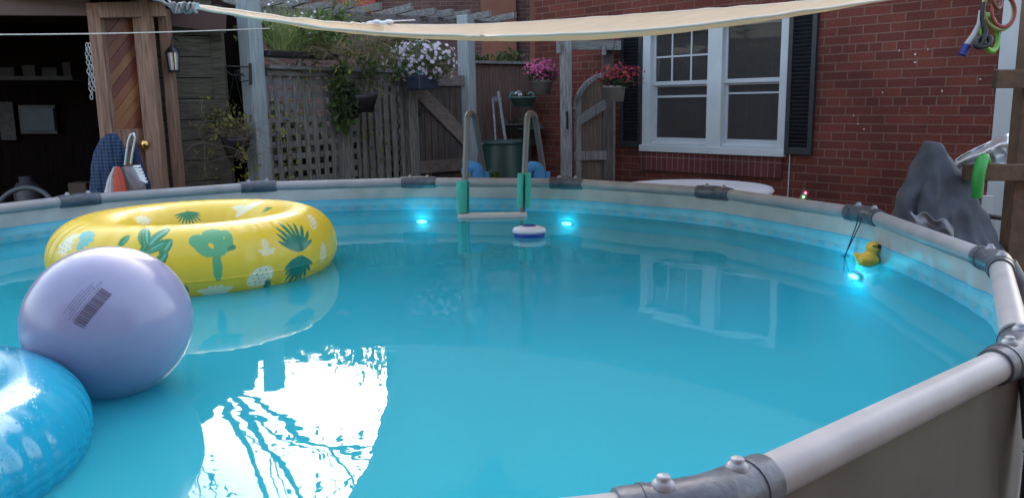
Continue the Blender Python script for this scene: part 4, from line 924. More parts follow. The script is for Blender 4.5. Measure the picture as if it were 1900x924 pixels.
# ------------------------------------------------------------------ unseen trees beyond, placed for their silhouettes mirrored in the pool
def tree(pos, h, cr, n, label, seed):
    random.seed(seed); t = thing('tree', label, 'tree', (pos[0], pos[1], 0), 'unseen trees beyond the yard')
    tips = []; m_ = MB()
    def grow(p, d, l, r, dep):
        pts = [p.copy()]; q = p.copy(); dd = d.copy()
        for k in range(4): q = q + dd * (l / 4); dd = (dd + Vector((random.gauss(0, .12), random.gauss(0, .12), random.gauss(.02, .08)))).normalized(); pts.append(q.copy())
        m_.tube(pts, [r * (1 - .12 * k) for k in range(5)], 6 if dep > 2 else 4, caps=False)
        if dep == 0: tips.append(q); return
        for k in range(3 if dep > 1 else 2):
            nd = (dd + Vector((random.gauss(0, .7), random.gauss(0, .7), random.gauss(.1, .35)))).normalized(); grow(q, nd, l * random.uniform(.6, .8), r * .55, dep - 1)
        if dep > 1: tips.append(q)
    grow(Vector((pos[0], pos[1], 0)), Vector((0, 0, 1)), h * .42, h * .012, 4); m_.build('trunk', bark, t)
    m_ = MB()
    for q in tips: leaves(m_, q, (cr, cr, cr * .7), n, .06)
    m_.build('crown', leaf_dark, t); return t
tree((-5.2, 11.2), 9.5, .55, 26, 'tall thin-leaved tree beyond the shed', 3)
tree((-4.4, 12.8), 8.0, .45, 12, 'sparse tree behind the lattice fence', 5)
tree((-3.1, 13.3), 5.6, .38, 26, 'low bushy tree added beyond the lattice fence to roughen the mirrored skyline', 12)
tree((-8.0, 9.5), 11, .7, 36, 'large leafy tree to the left of the shed', 9)
random.seed(21)

# ------------------------------------------------------------------ pool ladder
ld = thing('pool_ladder', 'grey A-frame pool ladder with green and blue foam sleeves', 'ladder', (at(920, 400, 5.4).x, 5.6, 0))
lad = pbr('satin grey ladder tube', (.18, .185, .19), .35, var=.05, vscale=8, metal=.1)
for (xt, xb, xo_t, xo_b) in ((867, 862, 879, 897), (979, 970, 991, 1008)):
    Yi, Yo = 5.22, 5.95
    bot = at(xb - 1, 404, Yi); topi = at(xt - 1, 226, Yi + .1)
    pts = [Vector((bot.x, bot.y - .02, .1)), Vector((bot.x, bot.y, WATER)), topi]
    tp = at(xt + 2, 214, Yi + .2); 
    outp = at(xo_t + 3, 226, Yo - .35)
    # arc
    for k in range(1, 8): a = PI * k / 8; c = (topi + outp) / 2; r_v = (topi - outp) / 2; pts.append(c + r_v * math.cos(a) + Vector((0, 0, .055 * math.sin(a))))
    pts += [outp, at(xo_b, 315, Yo), Vector((at(xo_b + 8, 330, Yo).x, Yo + .35, .03))]
    MB().tube(pts, .0205, 14).build('rail', lad, ld)
a, b = at(850, 402, 5.2), at(978, 402, 5.2)
m_ = MB(); m_.bar(Vector((a.x, 5.2, WATER + .008)), Vector((b.x, 5.2, WATER + .008)), .075, .035); m_.build('step', pbr('pale tread', (.66, .62, .6), .5), ld, bevel=.008)
for z in (.78, .52, .26):
    m_ = MB(); m_.bar(Vector((a.x, 5.2, z)), Vector((b.x, 5.2, z)), .075, .03); m_.build('step', pbr('pale tread', (.6, .62, .6), .5), ld, bevel=.008)
for z in (.3, .6, .9):
    m_ = MB(); q0_, q1_ = at(890, 320, 6.1), at(1003, 320, 6.1); m_.bar(Vector((q0_.x, 6.3 - z * .3, z)), Vector((q1_.x, 6.3 - z * .3, z)), .075, .03); m_.build('step', lad, ld, bevel=.008)
foam_g = pbr('aqua green foam', (.07, .46, .36), .85, var=.08, vscale=20, bump=.15, bscale=120)
foam_b = pbr('sky blue foam', (.06, .27, .60), .85, var=.08, vscale=20, bump=.15, bscale=120)
def sleeve(a, b, r0_, slit, mat):
    # slit noodle: C-shaped section, open towards the camera side
    a, b = Vector(a), Vector(b); m_ = MB(); n = 22; vs = []
    for p_ in (a, a.lerp(b, .5), b):
        for rr in (r0_, r0_ * .45):
            for k in range(n):
                an = slit + .16 + (2 * PI - .32) * k / (n - 1); vs.append(p_ + Vector((rr * math.cos(an), rr * math.sin(an), 0)))
    fs = []
    for i in range(2):
        o_ = i * 2 * n
        for k in range(n - 1): fs += [(o_ + k, o_ + k + 1, o_ + 2 * n + k + 1, o_ + 2 * n + k), (o_ + n + k + 1, o_ + n + k, o_ + 3 * n + k, o_ + 3 * n + k + 1)]
        for k in (0, n - 1): fs.append((o_ + k, o_ + n + k, o_ + 3 * n + k, o_ + 2 * n + k))
    m_.add(vs, fs, True)
    for o_ in (0, 4 * n): m_.add([vs[o_ + k] for k in range(2 * n)], [(k, k + 1, n + k + 1, n + k) for k in range(n - 1)])
    return m_.build('foam_sleeve', mat, ld)
sleeve(at(859, 336, 5.2), at(859, 394, 5.2), .042, R_(-35), foam_g)
sleeve(at(973, 322, 5.2), at(972, 384, 5.2), .045, R_(-90), foam_g)
def roll(px, py, Y, pxb):
    c = at(px, py, Y); m_ = MB()
    pts = [c + Vector((.034 * math.cos(a), .02, .026 * math.sin(a))) for a in np.linspace(R_(215), R_(-10), 12)] + [c + Vector((.040, .02, -.1)), c + Vector((.052, .02, -.3))]
    m_.tube(pts, .044, 18); m_.build('foam_roll', foam_b, ld)
    m_ = MB(); m_.tube([c + Vector((.085, .05, -.01)), c + Vector((.092, .05, -.3))], .034, 16); m_.build('foam_roll', foam_b, ld)
    m_ = MB(); m_.tube([c + Vector((-.065, -.02, -.01)), c + Vector((-.065, -.045, -.01))], .009, 8); m_.build('bolt', steel, ld)
roll(876, 318, 5.65, 0); roll(990, 318, 5.65, 0)

# ------------------------------------------------------------------ floats
# yellow printed ring
YC = Vector((0, 0, 0)); YR, Yr = .448, .168
cx = at_z(352, 470, WATER + .1); YC = Vector((0, 3.64, WATER + .10)); YC.x = at(367, 430, 3.64).x
def torus_hit(px, py, C, R, r):
    o = np.array(CAM - C); d = np.array(ray(px, py)); t = 0.5
    for _ in range(400):
        p_ = o + d * t; q = math.hypot(math.hypot(p_[0], p_[1]) - R, p_[2]) - r
        if q < 1e-5: break
        t += q * .9
        if t > 12: return None
    return math.atan2(p_[1], p_[0]), math.atan2(p_[2], math.hypot(p_[0], p_[1]) - R)
nu, nv = 1300, 330
uu = np.linspace(0, 2 * PI, nu, endpoint=False)[:, None] + np.zeros((1, nv)); vv = np.zeros((nu, 1)) + np.linspace(0, 2 * PI, nv, endpoint=False)[None, :]
wr = .0016 * np.sin(uu * 46) * (1 + np.sin(uu * 7)) * np.exp(-(np.cos(vv / 2) ** -2 - 1) * 1.5) + .0012 * np.sin(uu * 31 + 2) * np.exp(-((vv - PI) / .9) ** 2)
seam = .0028 * np.exp(-((np.angle(np.exp(1j * (vv + .22)))) / .016) ** 2)
rr = Yr + wr + seam
X = np.stack([(YR + rr * np.cos(vv)) * np.cos(uu), (YR + rr * np.cos(vv)) * np.sin(uu), rr * np.sin(vv)], -1).reshape(-1, 3)
yellow = np.array([.76, .55, .035]); C_ = np.tile(yellow, (nu * nv, 1))
green1 = (.03, .22, .085); green2 = (.10, .38, .17); teal = (.015, .20, .14); aqua = (.12, .47, .40); pale = (.72, .74, .50); dkg = (.01, .08, .04); cream = (.74, .66, .36)
U = uu.ravel(); V = vv.ravel()
def stamp(anchor, shapes, scale=1.5):
    h = torus_hit(anchor[0], anchor[1], YC, YR, Yr)
    if h is None: return
    u0, v0 = h; k = YR + Yr * math.cos(v0)
    s = np.angle(np.exp(1j * (U - u0))) * k / scale; t = np.angle(np.exp(1j * (V - v0))) * Yr / scale
    near = (np.abs(s) < .3) & (np.abs(t) < .3); idx = np.nonzero(near)[0]; s = s[idx]; t = t[idx]
    for sh_ in shapes:
        col, x, y, a, b, rot = sh_[:6]
        ca, sa = math.cos(rot), math.sin(rot); dx = (s - x); dy = (t - y); p1 = dx * ca + dy * sa; p2 = -dx * sa + dy * ca
        e = (p1 / a) ** 2 + (p2 / b) ** 2
        if len(sh_) > 6 and sh_[6] == 'dots': inside = (e < 1) & ((np.abs((p1 * 75) % 1 - .5) < .13) & (np.abs((p2 * 75 + np.floor(p1 * 75) * .5) % 1 - .5) < .13))
        elif len(sh_) > 6 and sh_[6] == 'rough': inside = e < 1 + .35 * np.sin(np.arctan2(p2, p1) * 9) 
        elif len(sh_) > 6 and sh_[6] == 'rib': inside = (e < 1) & (np.sin(p2 * 900) > .55)
        else: inside = e < 1
        C_[idx[inside]] = col
def leafrays(x, y, n, a0, a1, ln, wd, col):
    out = []
    for k in range(n):
        a = a0 + (a1 - a0) * k / (n - 1); l = ln * (0.75 + .25 * math.sin(PI * k / (n - 1)) + random.uniform(-.08, .08)); out.append((col, x + math.cos(a) * l / 2, y + math.sin(a) * l / 2, l / 2, wd, a))
    return out
P = PI
# prickly pear
stamp((400, 466), [(green2, 0, -.035, .010, .035, 0), (green2, .006, .012, .022, .026, .2), (green2, -.026, .012, .016, .030, .7), (green2, -.036, .030, .020, .018, 0), (green2, .0, .042, .026, .022, 0), (green2, .030, .010, .012, .012, 0), (green2, .032, .020, .010, .026, -.3), (green2, .030, .045, .011, .012, 0), (green1, .036, .004, .010, .006, .3), (yellow, -.008, .014, .005, .008, .5)], 1.75)
# column cactuses
def colc(x, y, l, w_, rot): return [(green1, x, y, l, w_, rot), (green2, x, y, l * .92, w_ * .8, rot, 'rib'), (aqua, x + w_ * .3, y + w_ * .2, l * .7, w_ * .16, rot)]
stamp((285, 442), colc(.004, 0, .045, .013, 1.0) + colc(-.022, .008, .036, .013, 1.9) + colc(.012, -.022, .03, .011, .6), 1.8)
stamp((308, 458), colc(0, 0, .026, .013, 1.1)); stamp((230, 446), colc(0, 0, .02, .010, 1.3)); stamp((300, 480), colc(0, 0, .022, .012, 1.0))
# palm leaves
stamp((556, 470), leafrays(0, .004, 9, .35, 2.6, .075, .0050, teal) + leafrays(0, -.006, 9, -2.7, -.55, .07, .0055, teal), 2.0)
stamp((350, 402), leafrays(0, -.02, 11, .3, 2.85, .055, .0035, green1) + [(green1, 0, 0, .002, .03, 0)])
stamp((505, 386), leafrays(0, 0, 4, .1, .9, .05, .003, green1)); stamp((545, 397), leafrays(.0, 0, 10, 0, 6.0, .016, .003, aqua))
stamp((110, 405), leafrays(0, -.03, 7, .8, 2.4, .1, .008, green1)); stamp((350, 540), leafrays(0, 0, 5, 2, 4, .03, .004, teal))
# pineapples and pale shapes
stamp((150, 446), leafrays(0, 0, 9, -1.2, 2.2, .045, .008, aqua)); stamp((122, 456), [(pale, 0, 0, .03, .026, .3, 'rough'), (dkg, 0, 0, .026, .022, .3, 'dots')])
stamp((484, 514), [(pale, 0, 0, .040, .028, .4), (dkg, 0, 0, .036, .025, .4, 'dots')] + leafrays(.014, -.026, 8, -1.6, 1.2, .026, .003, teal))
stamp((400, 540), [(pale, 0, 0, .040, .018, 0, 'rough')]); stamp((495, 462), [(cream, 0, -.006, .024, .011, 0, 'rough'), (cream, 0, .012, .012, .018, 0)])
stamp((285, 388), [(cream, 0, 0, .045, .008, .1, 'rough'), (cream, .03, -.012, .016, .008, -.6)]); stamp((265, 408), [(pale, 0, 0, .026, .018, 0, 'rough')])
stamp((462, 384), [(pale, 0, 0, .055, .018, .9)]); stamp((580, 410), [(cream, 0, 0, .045, .016, .6), (dkg, 0, 0, .04, .014, .6, 'dots')]); stamp((600, 470), [(cream, 0, 0, .02, .03, 0, 'rough')])
stamp((430, 384), leafrays(0, 0, 5, 2.6, 3.4, .06, .003, pale)); stamp((135, 440), [(pale, 0, 0, .025, .012, .4, 'rough')])
idx = np.arange(nu * nv).reshape(nu, nv); Fq = np.stack([idx, np.roll(idx, -1, 0), np.roll(np.roll(idx, -1, 0), -1, 1), np.roll(idx, -1, 1)], -1).reshape(-1, 4)
def npmesh(name, X, Fq, mat, parent=None, col=None):
    me = bpy.data.meshes.new(name); me.vertices.add(len(X)); me.vertices.foreach_set('co', X.astype(np.float32).ravel())
    me.loops.add(Fq.size); me.loops.foreach_set('vertex_index', Fq.ravel().astype(np.int32)); me.polygons.add(len(Fq)); me.polygons.foreach_set('loop_start', np.arange(0, Fq.size, 4, dtype=np.int32)); me.polygons.foreach_set('loop_total', np.full(len(Fq), 4, np.int32))
    me.update(); me.polygons.foreach_set('use_smooth', np.ones(len(Fq), bool))
    if col is not None:
        at_ = me.color_attributes.new('print', 'FLOAT_COLOR', 'POINT'); at_.data.foreach_set('color', np.concatenate([col, np.ones((len(col), 1))], 1).astype(np.float32).ravel())
    o = bpy.data.objects.new(name, me); COL.objects.link(o); me.materials.append(mat)
    if parent: o.parent = parent; o.matrix_parent_inverse = Matrix.Translation(-parent.location)
    return o
ym, nt, p = newmat('printed yellow vinyl'); L = nt.links.new; vc = N(nt, 'ShaderNodeVertexColor', layer_name='print'); L(vc.outputs[0], p.inputs['Base Color']); p.inputs['Roughness'].default_value = .34; p.inputs['Coat Weight'].default_value = .1
p.inputs['Subsurface Weight'].default_value = 0.0
yr_o = npmesh('swim_ring', X + np.array(YC), Fq, ym, None, C_)
tag(yr_o, 'large yellow swim ring printed with cactuses, pineapples and palm leaves', 'swim ring')
# valve
# lilac ball
BR = .205
d_ = ray(203, 598); tb = 2.06
bc = CAM + d_ * ((2.04) / d_.y); bc.z = max(bc.z, WATER + .18)
ball = thing('beach_ball', 'lilac inflatable ball floating beside the yellow ring, barcode printed on it', 'ball', bc)
bm_ = pbr('lilac vinyl', (.31, .31, .46), .28, c2=(.25, .26, .42), vscale=5, coat=.3, detail=3)
MB().ell(bc, (BR, BR, BR * .97), None, 96, 64).build('shell', bm_, ball)
def ball_hit(px, py):
    d = ray(px, py); o = CAM - bc; b_ = o.dot(d); c_ = o.dot(o) - BR * BR; disc = b_ * b_ - c_
    return CAM + d * (-b_ - math.sqrt(max(disc, 0)))
c = ball_hit(160, 560); nb_ = (c - bc).normalized(); ax = (ball_hit(192, 532) - ball_hit(142, 592)).normalized(); ax = (ax - nb_ * ax.dot(nb_)).normalized(); ay = nb_.cross(ax)
def onball(s, t, h=.0006):
    q = c + ax * s * 1.1 + ay * t * 1.1; n_ = (q - bc).normalized(); return bc + Vector((n_.x * BR, n_.y * BR, n_.z * BR * .97)) + n_ * h
bars = MB()
def patch(s0, s1, t0, t1):
    k = 5; vs = [onball(s0 + (s1 - s0) * i, t0 + (t1 - t0) * j / k) for j in range(k + 1) for i in (0, 1)]; bars.add(vs, [(2 * j, 2 * j + 1, 2 * j + 3, 2 * j + 2) for j in range(k)])
s = -.05; random.seed(4)
sg = -1 if (onball(0, .02) - onball(0, 0)).dot(_R2) > 0 else 1   # +t towards screen left
while s < .045:
    w_ = random.choice((.0008, .0012, .002, .0026)); patch(s, s + w_, -sg * .002, -sg * .030); s += w_ + random.choice((.001, .0014, .002))
s = -.046
while s < .045:  # digits line
    w_ = random.choice((.002, .003)); patch(s, s + w_ * .6, -sg * .0, sg * .003); s += .006
for row, (a_, b_) in enumerate(((-.05, .055), (-.04, .035), (-.03, .045), (-.045, .02))):
    s = a_
    while s < b_: w_ = random.uniform(.003, .009); patch(s, s + w_, sg * (.008 + row * .006), sg * (.0093 + row * .006)); s += w_ + .0022
bars.build('barcode', pbr('dark print ink', (.07, .06, .10), .4), ball)
# small valve of ball skipped below water; blue ring
bm2, nt, p = newmat('translucent blue vinyl'); L = nt.links.new
p.inputs['Base Color'].default_value = (.008, .30, .47, 1); p.inputs['Roughness'].default_value = .17; p.inputs['Coat Weight'].default_value = .0; p.inputs['Subsurface Weight'].default_value = 0
tcx = N(nt, 'ShaderNodeTexCoord'); vor = N(nt, 'ShaderNodeTexVoronoi'); vor.inputs['Scale'].default_value = 90; L(tcx.outputs['Object'], vor.inputs[0])
mrr = N(nt, 'ShaderNodeMapRange'); mrr.inputs['From Min'].default_value = .0; mrr.inputs['From Max'].default_value = .28; mrr.inputs['To Min'].default_value = 1; mrr.inputs['To Max'].default_value = 0; L(vor.outputs['Distance'], mrr.inputs[0])
bpp = N(nt, 'ShaderNodeBump'); bpp.inputs['Strength'].default_value = .35; bpp.inputs['Distance'].default_value = .002; L(mrr.outputs[0], bpp.inputs['Height']); L(bpp.outputs[0], p.inputs['Normal']); L(bpp.outputs[0], p.inputs['Coat Normal'])
BC = Vector((-1.43, 1.49, WATER + .045)); BRR, Brr = .40, .13
nu, nv = 500, 120; u1_ = np.linspace(0, 2 * PI, nu, endpoint=False)[:, None] + np.zeros((1, nv)); v1_ = np.zeros((nu, 1)) + np.linspace(0, 2 * PI, nv, endpoint=False)[None, :]
angd = np.angle(np.exp(1j * (v1_ + .1)))
rr = Brr + .0025 * np.sin(u1_ * 60) * np.exp(-(angd / .7) ** 2) + .004 * np.exp(-(angd / .03) ** 2) - .003 * np.exp(-(angd / .10) ** 2)
Xb = np.stack([(BRR + rr * np.cos(v1_)) * np.cos(u1_), (BRR + rr * np.cos(v1_)) * np.sin(u1_), rr * np.sin(v1_)], -1).reshape(-1, 3)
idx = np.arange(nu * nv).reshape(nu, nv); Fb = np.stack([idx, np.roll(idx, -1, 0), np.roll(np.roll(idx, -1, 0), -1, 1), np.roll(idx, -1, 1)], -1).reshape(-1, 4)
tag(npmesh('swim_ring', Xb + np.array(BC), Fb, bm2), 'glossy blue inflatable ring in the near left corner, wet with drops', 'swim ring')
# floating dispenser
c = at_z(982, 438, WATER); fd = thing('pool_float', 'small white and blue floating dispenser near the ladder', 'floating dispenser', c)
S_ = Matrix.Diagonal((1.1, .85, 1.1))
MB().lathe([(.001, -.03), (.05, -.03), (.075, -.01), (.078, .012), (.074, .018)], c, 40, S_).build('base', pbr('royal blue plastic', (.015, .04, .34), .35), fd)
MB().lathe([(.074, .0165), (.083, .020), (.085, .030), (.078, .042), (.055, .050), (.03, .051), (.001, .051)], c, 40, S_).build('shell', pbr('white plastic', (.74, .74, .8), .35), fd)
MB().lathe([(.034, .049), (.034, .056), (.02, .059), (.001, .059)], c, 24, S_).build('cap', pbr('navy blue cap', (.02, .04, .2), .4), fd)
# duck
def inside(p, m):
    q = Vector((p.x - PC.x, p.y - PC.y, 0)); k = min(1, (PR - .02 - m) / q.length); return Vector((PC.x + q.x * k, PC.y + q.y * k, p.z))
def ico(mb, c, rad, M):
    import bmesh
    b = bmesh.new(); bmesh.ops.create_icosphere(b, subdivisions=4, radius=1)
    mb.add([Vector(c) + M @ Vector((v.co.x * rad[0], v.co.y * rad[1], v.co.z * rad[2])) for v in b.verts], [tuple(v.index for v in f.verts) for f in b.faces], True); b.free()
c = inside(at_z(1622, 489, WATER), .052); dk = thing('rubber_duck', 'yellow rubber duck wearing black sunglasses floating by the right rim', 'toy duck', c)
fx = Vector((.96, -.28, 0)).normalized(); sx_ = Vector((-fx.y, fx.x, 0)); MDk = Matrix(((fx.x, sx_.x, 0), (fx.y, sx_.y, 0), (0, 0, 1)))
m_ = MB(); ico(m_, c + Vector((0, 0, .018)), (.050, .038, .034), MDk); ico(m_, c + fx * -.044 + Vector((0, 0, .036)), (.018, .018, .013), MDk @ Matrix.Rotation(R_(30), 3, 'Y')); ico(m_, c + fx * .018 + Vector((0, 0, .074)), (.029, .028, .028), MDk); ico(m_, c + fx * .012 + Vector((0, 0, .048)), (.025, .023, .022), MDk)
for sgn in (-1, 1): ico(m_, c + sx_ * sgn * .033 + Vector((0, 0, .026)) - fx * .006, (.028, .011, .017), MDk)
bo = m_.build('body', pbr('duck yellow', (.80, .52, .05), .4, coat=.2), dk); rmd = bo.modifiers.new('merge', 'REMESH'); rmd.mode = 'VOXEL'; rmd.voxel_size = .003; rmd.use_smooth_shade = True; smm = bo.modifiers.new('smooth', 'SMOOTH'); smm.iterations = 6
m_ = MB(); m_.ell(c + fx * .050 + Vector((0, 0, .066)), (.014, .013, .007), MDk); m_.build('beak', pbr('pink orange beak', (.75, .2, .15), .4), dk)
m_ = MB()
for sgn in (-1, 1): m_.ell(c + fx * .042 + sx_ * sgn * .013 + Vector((0, 0, .081)), (.007, .013, .010), MDk @ Matrix.Rotation(sgn * .45, 3, 'Z')); m_.tube([c + fx * .040 + sx_ * sgn * .022 + Vector((0, 0, .083)), c + fx * .014 + sx_ * sgn * .031 + Vector((0, 0, .086))], .003, 6)
m_.build('sunglasses', black_plastic, dk)
# cord over rim
cd = MB(); Yc = at_z(1610, 400, RIM).y; tp = verts[5] + Vector((0, 0, .03))
r1 = at(1608, 408, Yc - .045); l1 = at_z(1600, 468, WATER)
e1, e2 = inside(at_z(1598, 474, WATER), .05), inside(at_z(1611, 474, WATER), .06)
vt = verts[5]; inw = (PC - Vector((vt.x, vt.y, 0))).normalized()
for e_, sd_ in ((e1, -.012), (e2, .012)):
    tn = Vector((-inw.y, inw.x, 0)) * sd_
    cd.tube([vt + tn * .5 + Vector((0, 0, .043)), vt + tn + inw * .043 + Vector((0, 0, .01)), vt + tn + inw * .05 - Vector((0, 0, .04)), e_, e_ - Vector((0, 0, .12))], .0026, 6)
cd.tube([e1 + Vector((-.02, 0, .004)), e1 + Vector((.02, 0, .004))], .002, 5)
tag(cd.build('cord', pbr('navy cord', (.01, .015, .06), .7)), 'looped navy cord hanging over the rim next to the duck', 'cord')
# underwater lights
led = emit('cyan led', (.03, .85, 1.0), 26)
for (px, py, lab, on) in ((1585, 513, 'bright cyan underwater light below the duck', 1.0), (783, 411, 'cyan underwater light left of the ladder', .35), (1052, 415, 'small cyan underwater light right of the ladder', .3)):
    # intersect with the liner wall circle, just inside it
    d = ray(px, py); t = 1.5
    while True:
        q = CAM + d * t
        if (Vector((q.x, q.y, 0)) - PC).length > PR - .035 and t > 2.5: break
        t += .005
        if t > 9: break
    inn = (PC - Vector((q.x, q.y, 0))).normalized(); Mq = inn.to_track_quat('Z', 'Y').to_matrix()
    lt_ = thing('pool_light', lab, 'light', q, 'submerged cyan pool lights')
    MB().ell(q - inn * .008, (.045, .012, .018), Matrix(((inn.y, inn.x, 0), (-inn.x, inn.y, 0), (0, 0, 1))), 20, 10).build('housing', pbr('blue housing', (.05, .2, .26), .4), lt_)
    tg_ = inn.cross(Vector((0, 0, 1))).normalized(); ML = Matrix(((tg_.x, inn.x, 0), (tg_.y, inn.y, 0), (0, 0, 1)))
    MB().ell(q + inn * .006, (.034, .008, .012), ML, 20, 10).build('lens', led, lt_)
    pl = bpy.data.lights.new('led_glow', 'POINT'); pl.energy = .5 * on; pl.color = (.02, .8, 1.0); pl.shadow_soft_size = .004; po_ = bpy.data.objects.new('led_glow', pl); COL.objects.link(po_); po_.location = (0, 0, 0); po_.parent = lt_; po_.location = inn * .16

# ------------------------------------------------------------------ things behind the right rim
c = at(1285, 348, 6.35); wt = thing('round_table', 'round white table top just behind the far rim under the window', 'table', (c.x, 6.4, 0)); zt = at(1285, 337, 6.85).z
MB().lathe([(.001, -.05), (.5, -.05), (.61, -.035), (.635, -.01), (.62, .012), (.56, .02), (.3, .024), (.001, .025)], (c.x, 6.4, zt - .01), 64).build('tabletop', pbr('off white plastic', (.62, .6, .62), .45, var=.04, vscale=4), wt)
MB().lathe([(.25, 0), (.25, .03), (.05, .06), (.04, zt - .06)], (c.x, 6.4, 0.025), 24).build('pedestal', pbr('off white plastic leg', (.5, .5, .52), .45), wt)
st = thing('signal_light', 'small tilted stick light with red and green lamps by the brick wall', 'light', at(1489, 372, 5.6)); a, b = at(1484, 378, 5.6), at(1496, 354, 5.6)
m_ = MB(); m_.bar(a, b, .03, .035, up=(1, 0, 0)); m_.tube([a, Vector((a.x - .05, a.y, .02))], .008, 8); m_.build('body', pbr('dark casing', (.06, .06, .07), .5), st)
d_ = (b - a)
for k, col in ((.15, (1, .03, .05)), (.3, (1, .05, .05)), (.55, (.05, 1, .1)), (.85, (1, .03, .08))):
    MB().ell(a + d_ * k + Vector((-.006, -.022, 0)), (.006, .005, .006), None, 10, 6).build('lamp', emit('lamp%.2f' % k, col, 8), st)
# grey draped cover
def drape(center, size, n, caps, zfloor, steps=260, seed=2, rot=.5):
    """small position-based cloth: a square sheet falls over capsules and comes to rest in folds"""
    g_ = np.random.default_rng(seed); h = size / (n - 1)
    ii, jj = np.meshgrid(np.arange(n), np.arange(n), indexing='ij')
    x = (ii - (n - 1) / 2) * h; y = (jj - (n - 1) / 2) * h; ca, sa = math.cos(rot), math.sin(rot)
    pin = None
    Pp = np.stack([center[0] + x * ca - y * sa, center[1] + x * sa + y * ca, center[2] + g_.normal(0, .004, x.shape)], -1); Q = Pp.copy()
    a0, b0 = np.array(caps[0][0]), np.array(caps[0][1]); tt = np.clip(((Pp - a0)[..., :2] @ (b0 - a0)[:2]) / ((b0 - a0) @ (b0 - a0)), 0, 1)[..., None]; cl0 = a0 + tt * (b0 - a0)
    pin = np.linalg.norm((Pp - cl0)[..., :2], axis=-1) < caps[0][2]; pinpos = Pp[pin].copy(); pinpos[:, 2] = a0[2] + caps[0][2]
    def con(A_, B_, rest, k):
        d = B_ - A_; l = np.linalg.norm(d, axis=-1, keepdims=True) + 1e-9; c_ = d * ((l - rest) / l * .5 * k); A_ += c_; B_ -= c_
    for st_ in range(steps):
        V_ = (Pp - Q) * .97; Q = Pp.copy(); Pp = Pp + V_; Pp[..., 2] -= .0022
        for it in range(9):
            for o in (0, 1):
                m2 = (n - o) // 2 * 2
                con(Pp[o:o + m2:2], Pp[o + 1:o + m2:2], h, 1); con(Pp[:, o:o + m2:2], Pp[:, o + 1:o + m2:2], h, 1)
            for o in range(2):
                e_ = (n - 1 - o) // 2 * 2 
                con(Pp[o:o + e_:2, :-1], Pp[o + 1:o + 1 + e_:2, 1:], h * 1.41421, .5); con(Pp[o:o + e_:2, 1:], Pp[o + 1:o + 1 + e_:2, :-1], h * 1.41421, .5)
            if it % 3 == 0:
                for o in range(4):
                    e_ = np.arange(o, n - 2, 4); A_, B_ = Pp[e_], Pp[e_ + 2]; con(A_, B_, 2 * h, .12); Pp[e_], Pp[e_ + 2] = A_, B_
                    A_, B_ = Pp[:, e_].copy(), Pp[:, e_ + 2].copy(); con(A_, B_, 2 * h, .12); Pp[:, e_], Pp[:, e_ + 2] = A_, B_
            for (a_, b_, r_c) in caps:
                a_, b_ = np.array(a_), np.array(b_); ab_ = b_ - a_; t_ = np.clip(((Pp - a_) * ab_).sum(-1) / (ab_ * ab_).sum(), 0, 1)[..., None]; cl = a_ + t_ * ab_; d = Pp - cl; l = np.linalg.norm(d, axis=-1, keepdims=True) + 1e-9
                hit = (l < r_c)[..., 0]; Pp[hit] = (cl + d / l * r_c)[hit]; Q[hit] = Q[hit] * .1 + Pp[hit] * .9
            lo = Pp[..., 2] < zfloor; Pp[lo, 2] = zfloor; Q[lo] = Pp[lo]
            Pp[pin] = pinpos; Q[pin] = pinpos
    return Pp
cn = 84
cp_ = drape((2.07, 3.98, 1.53), 1.75, cn, [((2.035, 3.86, 1.495), (2.085, 4.06, 1.495), .035), ((2.10, 3.93, 1.42), (2.20, 3.92, 1.28), .05), ((2.20, 3.92, 1.28), (2.42, 3.93, .92), .05), ((2.01, 3.93, 1.42), (1.90, 3.90, 1.10), .05), ((1.90, 3.80, .86), (2.40, 3.82, .80), .05), ((2.0, 4.15, 1.0), (2.3, 4.15, 1.0), .05)], .42)
gu, gv = np.gradient(cp_, axis=0), np.gradient(cp_, axis=1); nm_ = np.cross(gu, gv); nm_ /= np.linalg.norm(nm_, axis=-1, keepdims=True) + 1e-9
for i in range(cn):
    for j in range(cn):
        v_ = Vector((i * .17, j * .17, 0)); w_ = mnoise.noise_vector(v_ * .5) * 1.4
        cr1 = abs(mnoise.noise(v_ + w_)); cr2 = abs(mnoise.noise(v_ * 2.3 + w_ + Vector((5, 2, 9))))
        cp_[i, j] += nm_[i, j] * (.085 * (.2 - min(.2, cr1)) * 1.5 + .05 * (.2 - min(.2, cr2)) * 1.6) * min(1, (1.56 - cp_[i, j, 2]) * 6)
m_ = MB(); m_.add([Vector(p_) for p_ in cp_.reshape(-1, 3)], [(i * cn + j, (i + 1) * cn + j, (i + 1) * cn + j + 1, i * cn + j + 1) for i in range(cn - 1) for j in range(cn - 1)], True)
cvo = tag(m_.build('draped_cover', pbr('slate grey tarp', (.07, .085, .11), .72, var=.3, vscale=9, bump=.8, bscale=11)), 'crumpled slate grey cover draped over something beside the brick wall', 'cover')
sbs = cvo.modifiers.new('sub', 'SUBSURF'); sbs.levels = 1; sbs.render_levels = 1; cvo.modifiers.new('t', 'SOLIDIFY').thickness = .003
fo_ = MB(); nr, nc = 14, 30; vs = []
for i in range(nr):
    for j in range(nc):
        t, s = i / (nr - 1), j / (nc - 1); x = 1690 + 80 * s; y = 392 + 34 * t + 24 * s + 5 * math.sin(s * 14); q = at(x, y, 3.62 - .05 * math.sin(s * 9) * t + .03 * mnoise.noise(Vector((s * 4, t * 3, 2)))); vs.append(q)
fo_.add(vs, [(i * nc + j, (i + 1) * nc + j, (i + 1) * nc + j + 1, i * nc + j + 1) for i in range(nr - 1) for j in range(nc - 1)], True); fc = fo_.build('folded_sheet', pbr('pale grey lining', (.20, .215, .24), .85, var=.15, vscale=10)); fc.modifiers.new('t', 'SOLIDIFY').thickness = .004; tag(fc, 'pale grey folded lining peeking out below the dark cover', 'sheet')
